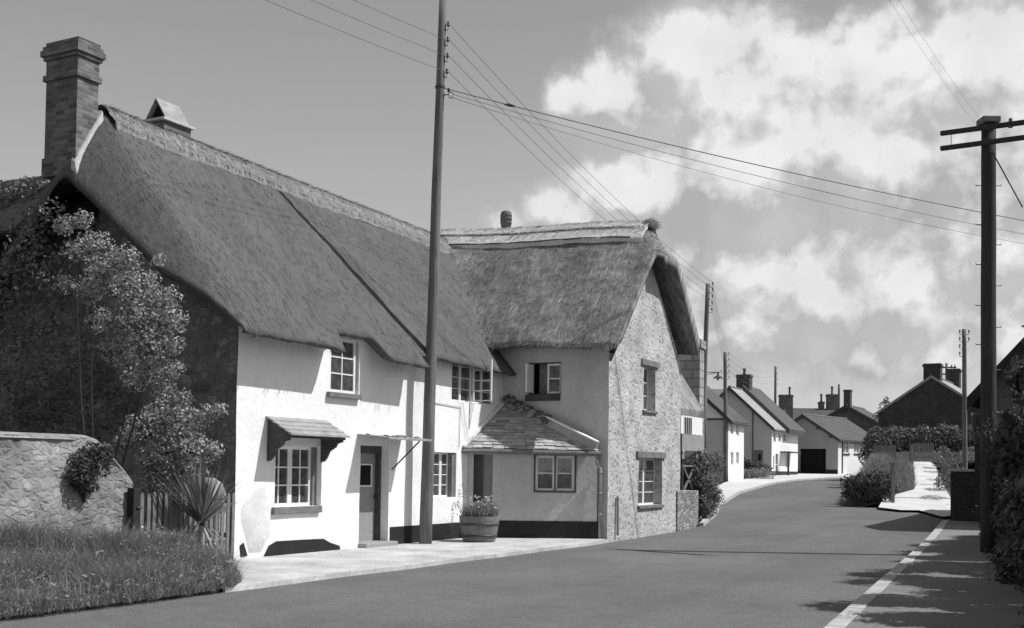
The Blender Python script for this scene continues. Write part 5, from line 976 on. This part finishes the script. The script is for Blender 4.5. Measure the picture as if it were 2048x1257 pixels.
# tiled lean-to shed beside it
sa_, sb_ = at(1943, 828, 37.5), at(1967, 826, 37.5); sc_, sd_2 = at(1950, 886, 36.6), at(1969, 886, 36.6); SH = thing('tiled_shed', 'small shed with pantiled roof beside the dark wall end', 'shed', (sc_[0]+.3, 37, .2))
mb = MB(); rws = 5; cl_ = 4
nrm_ = np.cross(sd_2-sc_, sa_-sc_); nrm_ /= np.linalg.norm(nrm_); nrm_ *= -np.sign(nrm_[1])
mb.extr([sc_, sd_2+[1.2, 0, 0], sb_+[1.2, 0, 0], sa_], -nrm_*.06); shr = mb.build('roof', mSlateL, SH); mb = MB()
for k in range(9):
    a = sc_+(sd_2-sc_)*k/4; b = sa_+(sb_-sa_)*k/4; mb.tube([a+nrm_*.02, b+nrm_*.02], .035, 6)
for k in range(1, 6): a = sc_+(sa_-sc_)*k/6+nrm_*.03; b = sd_2+(sb_-sd_2)*k/6+nrm_*.03; mb.tube([a, b+[1.0, 0, 0]], .016, 5)
mb.build('tile', mGreyWall, shr); FS = Fr((sc_[0]+.05, 36.75, 0), 27); mb = MB(FS); mb.box(0, 1.5, 0, 2, 0, sc_[2]+.1); mb.build('wall', mDarkWall, SH)
# wall end: shaded face and sunlit top put into its colours
wa, wb = at(1901, 940, 38.2), at(1948, 940, 38.2); WE = thing('dark_wall', 'wall end beside the garden path, shaded face and lit top painted in', 'wall', (wa[0]+.4, 38.4, .1))
FD = Fr((wa[0], 38.2, 0), 27); mb = MB(FD); mb.box(0, .8, 0, 2.2, 0, wa[2]-.06); mb.build('masonry', mDarkWall, WE); mb = MB(FD); mb.box(-.08, .86, -.05, 2.2, wa[2]-.058, wa[2]+.03); mb.build('coping', mMortar, WE, bevel=.02)
# garden path climbing to a gate
rowsP = [(42.6, 1802, 1884, .31), (44, 1757, 1886, .36), (47, 1768, 1902, .66), (50, 1828, 1892, .98), (55, 1829, 1882, 1.48), (62, 1823, 1869, 2.16), (66, 1822, 1862, 2.4)]
V_ = []
for D, x0, x1, z in rowsP:
    for k in range(7):
        a = at(x0, 940, D)[0]; b = at(x1, 940, D)[0]; V_.append((a+(b-a)*k/6, D, z))
V_.insert(0, None); V_ = V_[1:]
kind(rawmesh('path', V_, np.array([(i*7+j, i*7+j+1, (i+1)*7+j+1, (i+1)*7+j) for i in range(len(rowsP)-1) for j in range(6)]), mPath), 'structure')
kind(sheet('path', [gnd(1757, 1004), gnd(1800, 1011), gnd(1830, 1019), gnd(1884, 1034), gnd(1930, 1030), gnd(1930, 1000), gnd(1885, 995), gnd(1800, 1000)], .006, mPath), 'structure')
zp = lambda D: float(np.interp(D, [r[0] for r in rowsP], [r[3] for r in rowsP]))
xl = lambda D: at(float(np.interp(D, [r[0] for r in rowsP], [r[1] for r in rowsP])), 940, D)[0]; xr = lambda D: at(float(np.interp(D, [r[0] for r in rowsP], [r[2] for r in rowsP])), 940, D)[0]
# grassy bank left of the path
rl = [gnd(1688, 988), gnd(1692, 966), gnd(1740, 958), gnd(1790, 957)]
def bankL(D): return float(np.interp(D, [45.5, 47, 50, 56, 62, 70, 90, 130], [at(1690, 940, 46)[0]+.15, at(1686, 940, 47)[0], at(1688, 940, 50)[0], at(1698, 940, 56)[0], at(1712, 940, 62)[0], at(1735, 940, 70)[0], at(1775, 940, 90)[0], at(1800, 940, 130)[0]]))
def bankz(x, D):
    l, r = bankL(D), (xl(D) if D < 66 else 40); m = np.interp(D, [45, 62, 70, 130], [1.65, 1.0, 1.1, 1.2]); front = np.clip((D-45.7)/.55, 0, 1); k = min(np.clip((x-l)/1.3, 0, 1), np.clip((r-x)/1.5, 0, 1) if D < 66 else 1); k = k*k*(3-2*k)
    zr_ = zp(D) if D < 66 else 2.4; base = g(D)-.15; rr = np.clip((x-l)/max(r-l, .1), 0, 1); side = base+(zr_-base)*rr*(1 if x > l else 0)
    return side+(max(base+m+1.1*np.clip((D-48)/16, 0, 1)*.9, side+.2)-side)*k*front*front*(3-2*front)+.06*fb((x, D, 0), 1.2)*k
V_ = []; Ds = np.r_[45.5, 45.7, 45.85, 46, 46.15, 46.3, 46.6, np.arange(47, 66, .6), 66, 68, 72, 80, 100, 130]; nb = 26
for D in Ds:
    l, r = bankL(D)-.1, (xl(D)+.02 if D < 66 else bankL(D)+30)
    for k in range(nb): x = l+(r-l)*k/(nb-1); V_.append((x, D, bankz(x, D)))
kind(rawmesh('bank', V_, np.array([(i*nb+j, i*nb+j+1, (i+1)*nb+j+1, (i+1)*nb+j) for i in range(len(Ds)-1) for j in range(nb-1)]), mSoil, smooth=True), 'structure')
n = 26000; D_ = 45.9+rng.random(n)**1.6*18; P = np.array([(lambda l, r: l+(r-l)*random.random())(bankL(D), min(xl(D), bankL(D)+9)) for D in D_]); Z = np.array([bankz(x, D) for x, D in zip(P, D_)])
V_, F2 = blades(np.stack([P, D_, Z-.03], 1), np.full(n, .3)*np.array([1+.7*fb((x, D, 3), 1.5) for x, D in zip(P, D_)]), np.full(n, .012), .5); kind(rawmesh('grass', V_, F2, mGrassB), 'stuff')
fb_ = thing('bank_shrub', 'dark overgrown shrub covering the front face of the grassy bank', 'shrub', (at(1735, 990, 45.8)[0], 45.7, g(45.7)))
foliage('foliage', [(at(px, py, 45.85), (.45, .22, r)) for px, py, r in ((1702, 968, .38), (1712, 978, .4), (1725, 965, .42), (1745, 963, .45), (1740, 985, .4), (1765, 965, .45), (1768, 985, .4), (1705, 985, .33), (1776, 975, .3))], mLeafD, fb_, 900, .06)
bpst = at(1783, 1000, 45.6); o = thing('corner_post', 'slim upright post at the corner of the grassy bank', 'post', (bpst[0], 45.5, g(45.5))); mb = MB(); mb.box(45.42, 45.56, bpst[0]-.06, bpst[0]+.07, g(45.5)-.1, at(1783, 928, 45.5)[2]); mb.build('shaft', mWoodM, o, bevel=.01); mb = MB(); mb.box(45.40, 45.58, bpst[0]-.08, bpst[0]+.09, at(1783, 928, 45.5)[2], at(1783, 926, 45.5)[2]); mb.build('cap', mWoodM, o)
# garden gate, posts, palings
D = 62.; gz0 = 2.2; gx0, gx1 = at(1827, 900, D)[0], at(1868, 900, D)[0]; G = thing('garden_gate', 'upright paling garden gate at the top of the pale path', 'gate', ((gx0+gx1)/2, D, gz0))
for i in range(9): x = gx0+(gx1-gx0)*(i+.5)/9; mb = MB(); mb.box(D-.02, D, x-.045, x+.035, gz0+.1, gz0+1.12); mb.build('paling', mWoodM, G)
for z in (.3, .9): mb = MB(); mb.box(D+.002, D+.05, gx0, gx1, gz0+z, gz0+z+.08); mb.build('rail', mWoodM, G)
for px, pb_, tpy, D0, lb_ in ((1823, 930, 890, 61.8, 'gate post on the left of the garden gate'), (1886, 935, 893, 60., 'tall square post right of the garden gate'), (1897, 955, 908, 52, 'lower post beside the border of the garden path')):
    x = at(px, 900, D0)[0]; o = thing('fence_post', lb_, 'post', (x, D0, zp(D0))); mb = MB(); mb.box(D0-.08, D0+.08, x-.09, x+.09, zp(D0)-.2, at(px, tpy, D0)[2]); mb.build('shaft', mWoodM, o); mb = MB(); mb.box(D0-.1, D0+.1, x-.11, x+.11, at(px, tpy, D0)[2], at(px, tpy, D0)[2]+.05); mb.build('cap', mWoodM, o)
FN = thing('paling_fence', 'short run of grey palings standing on the grassy bank', 'fence', (at(1770, 900, 58)[0], 58, 3))
for i in range(10):
    px = 1749+i*4.6; x = at(px, 900, 58)[0]; zt_ = at(px, 889+random.uniform(0, 3), 58)[2]; mb = MB(); mb.box(57.98, 58.0, x-.04, x+.04, bankz(x, 58)-.1, zt_); mb.build('paling', mWoodM, FN)
mb = MB(); z_ = at(1770, 898, 58)[2]; mb.box(58.002, 58.05, at(1748, 900, 58)[0], at(1792, 900, 58)[0], z_-.05, z_+.05); mb.build('rail', mWoodM, FN)
# tall hedge behind the gate and round shrubs
TH = thing('tall_hedge', 'tall leafy hedge below the dark house behind the garden gate', 'hedge', (at(1850, 900, 66)[0], 67, 2.3)); bl = []
for px in range(1745, 1965, 9): bl.append((at(px+random.uniform(-3, 3), random.uniform(872, 884), 67), (.45, .5, random.uniform(.55, .75)))); bl.append((at(px, 906, 67.2), (.5, .5, .7)))
foliage('foliage', bl, mLeafM, TH, 420, .085)
RS = thing('round_shrub', 'dark rounded shrub at the road corner beside the garage windows', 'shrub', (at(1745, 900, 62)[0], 63, 2)); foliage('foliage', [(at(1742, 898, 63), (.6, .6, .8)), (at(1757, 888, 63.5), (.7, .6, .8)), (at(1735, 915, 62.5), (.5, .5, .5)), (at(1778, 880, 64), (.7, .6, .7))], mLeafD, RS, 420, .085)
SB = thing('path_border', 'low flowering plants in the border right of the path', 'plants', (at(1885, 935, 56)[0], 56, 1.6)); foliage('foliage', [(at(px, py, D), (.4, .6, .3)) for px, py, D in ((1880, 925, 58), (1893, 950, 50), (1905, 940, 47), (1890, 968, 47.5), (1905, 920, 54), (1885, 905, 60), (1920, 915, 50), (1935, 915, 52), (1945, 905, 54))], mLeafM, SB, 500, .06)
rt = thing('small_tree', 'small thin tree beside the left corner of the dark house', 'tree', (at(1770, 900, 92)[0], 92, 2)); cx_ = at(1770, 815, 92); mb = MB(); mb.tube([(cx_[0], 92, 1.5), cx_], [.12, .04], 7); mb.build('trunk', mBark, rt); foliage('crown', [(cx_, (.5, .4, .6)), (at(1757, 830, 92), (.5, .4, .3)), (at(1765, 840, 92), (.7, .5, .5)), (at(1772, 800, 92), (.25, .25, .3))], mLeafD, rt, 160, .1)
# front garden hedge left
FH = thing('garden_hedge', 'low dark hedge in front of the white gabled house', 'hedge', at(1490, 945, 80)); foliage('foliage', [(at(px, py, 80), (.55, .5, r)) for px, py, r in ((1463, 932, .4), (1475, 930, .45), (1487, 929, .45), (1498, 932, .4), (1508, 935, .3), (1518, 938, .35), (1528, 938, .35))], mLeafD, FH, 500, .08)
FW = thing('garden_flowers', 'pale mixed plants along the pavement below the dark hedge', 'plants', at(1495, 955, 77)); foliage('foliage', [(at(px, 948, 77.5), (.55, .4, .42)) for px in range(1458, 1540, 11)], mWeed, FW, 500, .06)
# dark shrubs along the right footpath
HG = [(12, 2.6, 2.5), (14.6, 2.7, 2.4), (17.2, 3.2, 2.25), (19.8, 3.4, 2.2), (22.4, 2.4, 1.85), (25, 2.4, 2.05), (27.6, 2.2, 1.95), (30.4, 1.9, 1.9)]
labs = ['nearest', 'second nearest', 'third nearest', 'fourth nearest', 'fifth nearest', 'sixth nearest', 'seventh nearest', 'farthest']
for (s, hh, kc), lb_ in zip(HG, labs):
    c = r0+kn*((s-r0[1])/kn[1])+kp*kc; o = thing('roadside_shrub', lb_+' of the dark shrubs lining the right footpath', 'shrub', (c[0], c[1], 0), 'dark shrubs along the right footpath'); bl = []
    for k in range(14):
        zc_ = 1.7*((k+.3)/14); r_ = random.uniform(.5, .8); off = random.uniform(-.15, .9)+.2*zc_
        if k % 2 == 1: off = random.uniform(.2, 1.1); zc_ = hh*(.55+.045*k)
        q_ = c+kp*off+kn*random.uniform(-1.4, 1.4); bl.append(((q_[0], q_[1], zc_), (r_, r_*1.1, r_*.8)))
    foliage('foliage', bl, mLeafD, o, 1000, .036); foliage('inner_foliage', [(b, tuple(.8*x for x in r)) for b, r in bl], mLeafD, o, 420, .12, .8); stems(o, (c[0]+.3, c[1], -.1), [b[0] for b in bl[::2]], mBark, .05)
S.view_settings.view_transform = 'Standard'; S.view_settings.look = 'None'; S.view_settings.gamma = 1; S.view_settings.exposure = 0
S.render.engine = 'CYCLES'; S.cycles.max_bounces = 6; S.cycles.transparent_max_bounces = 12
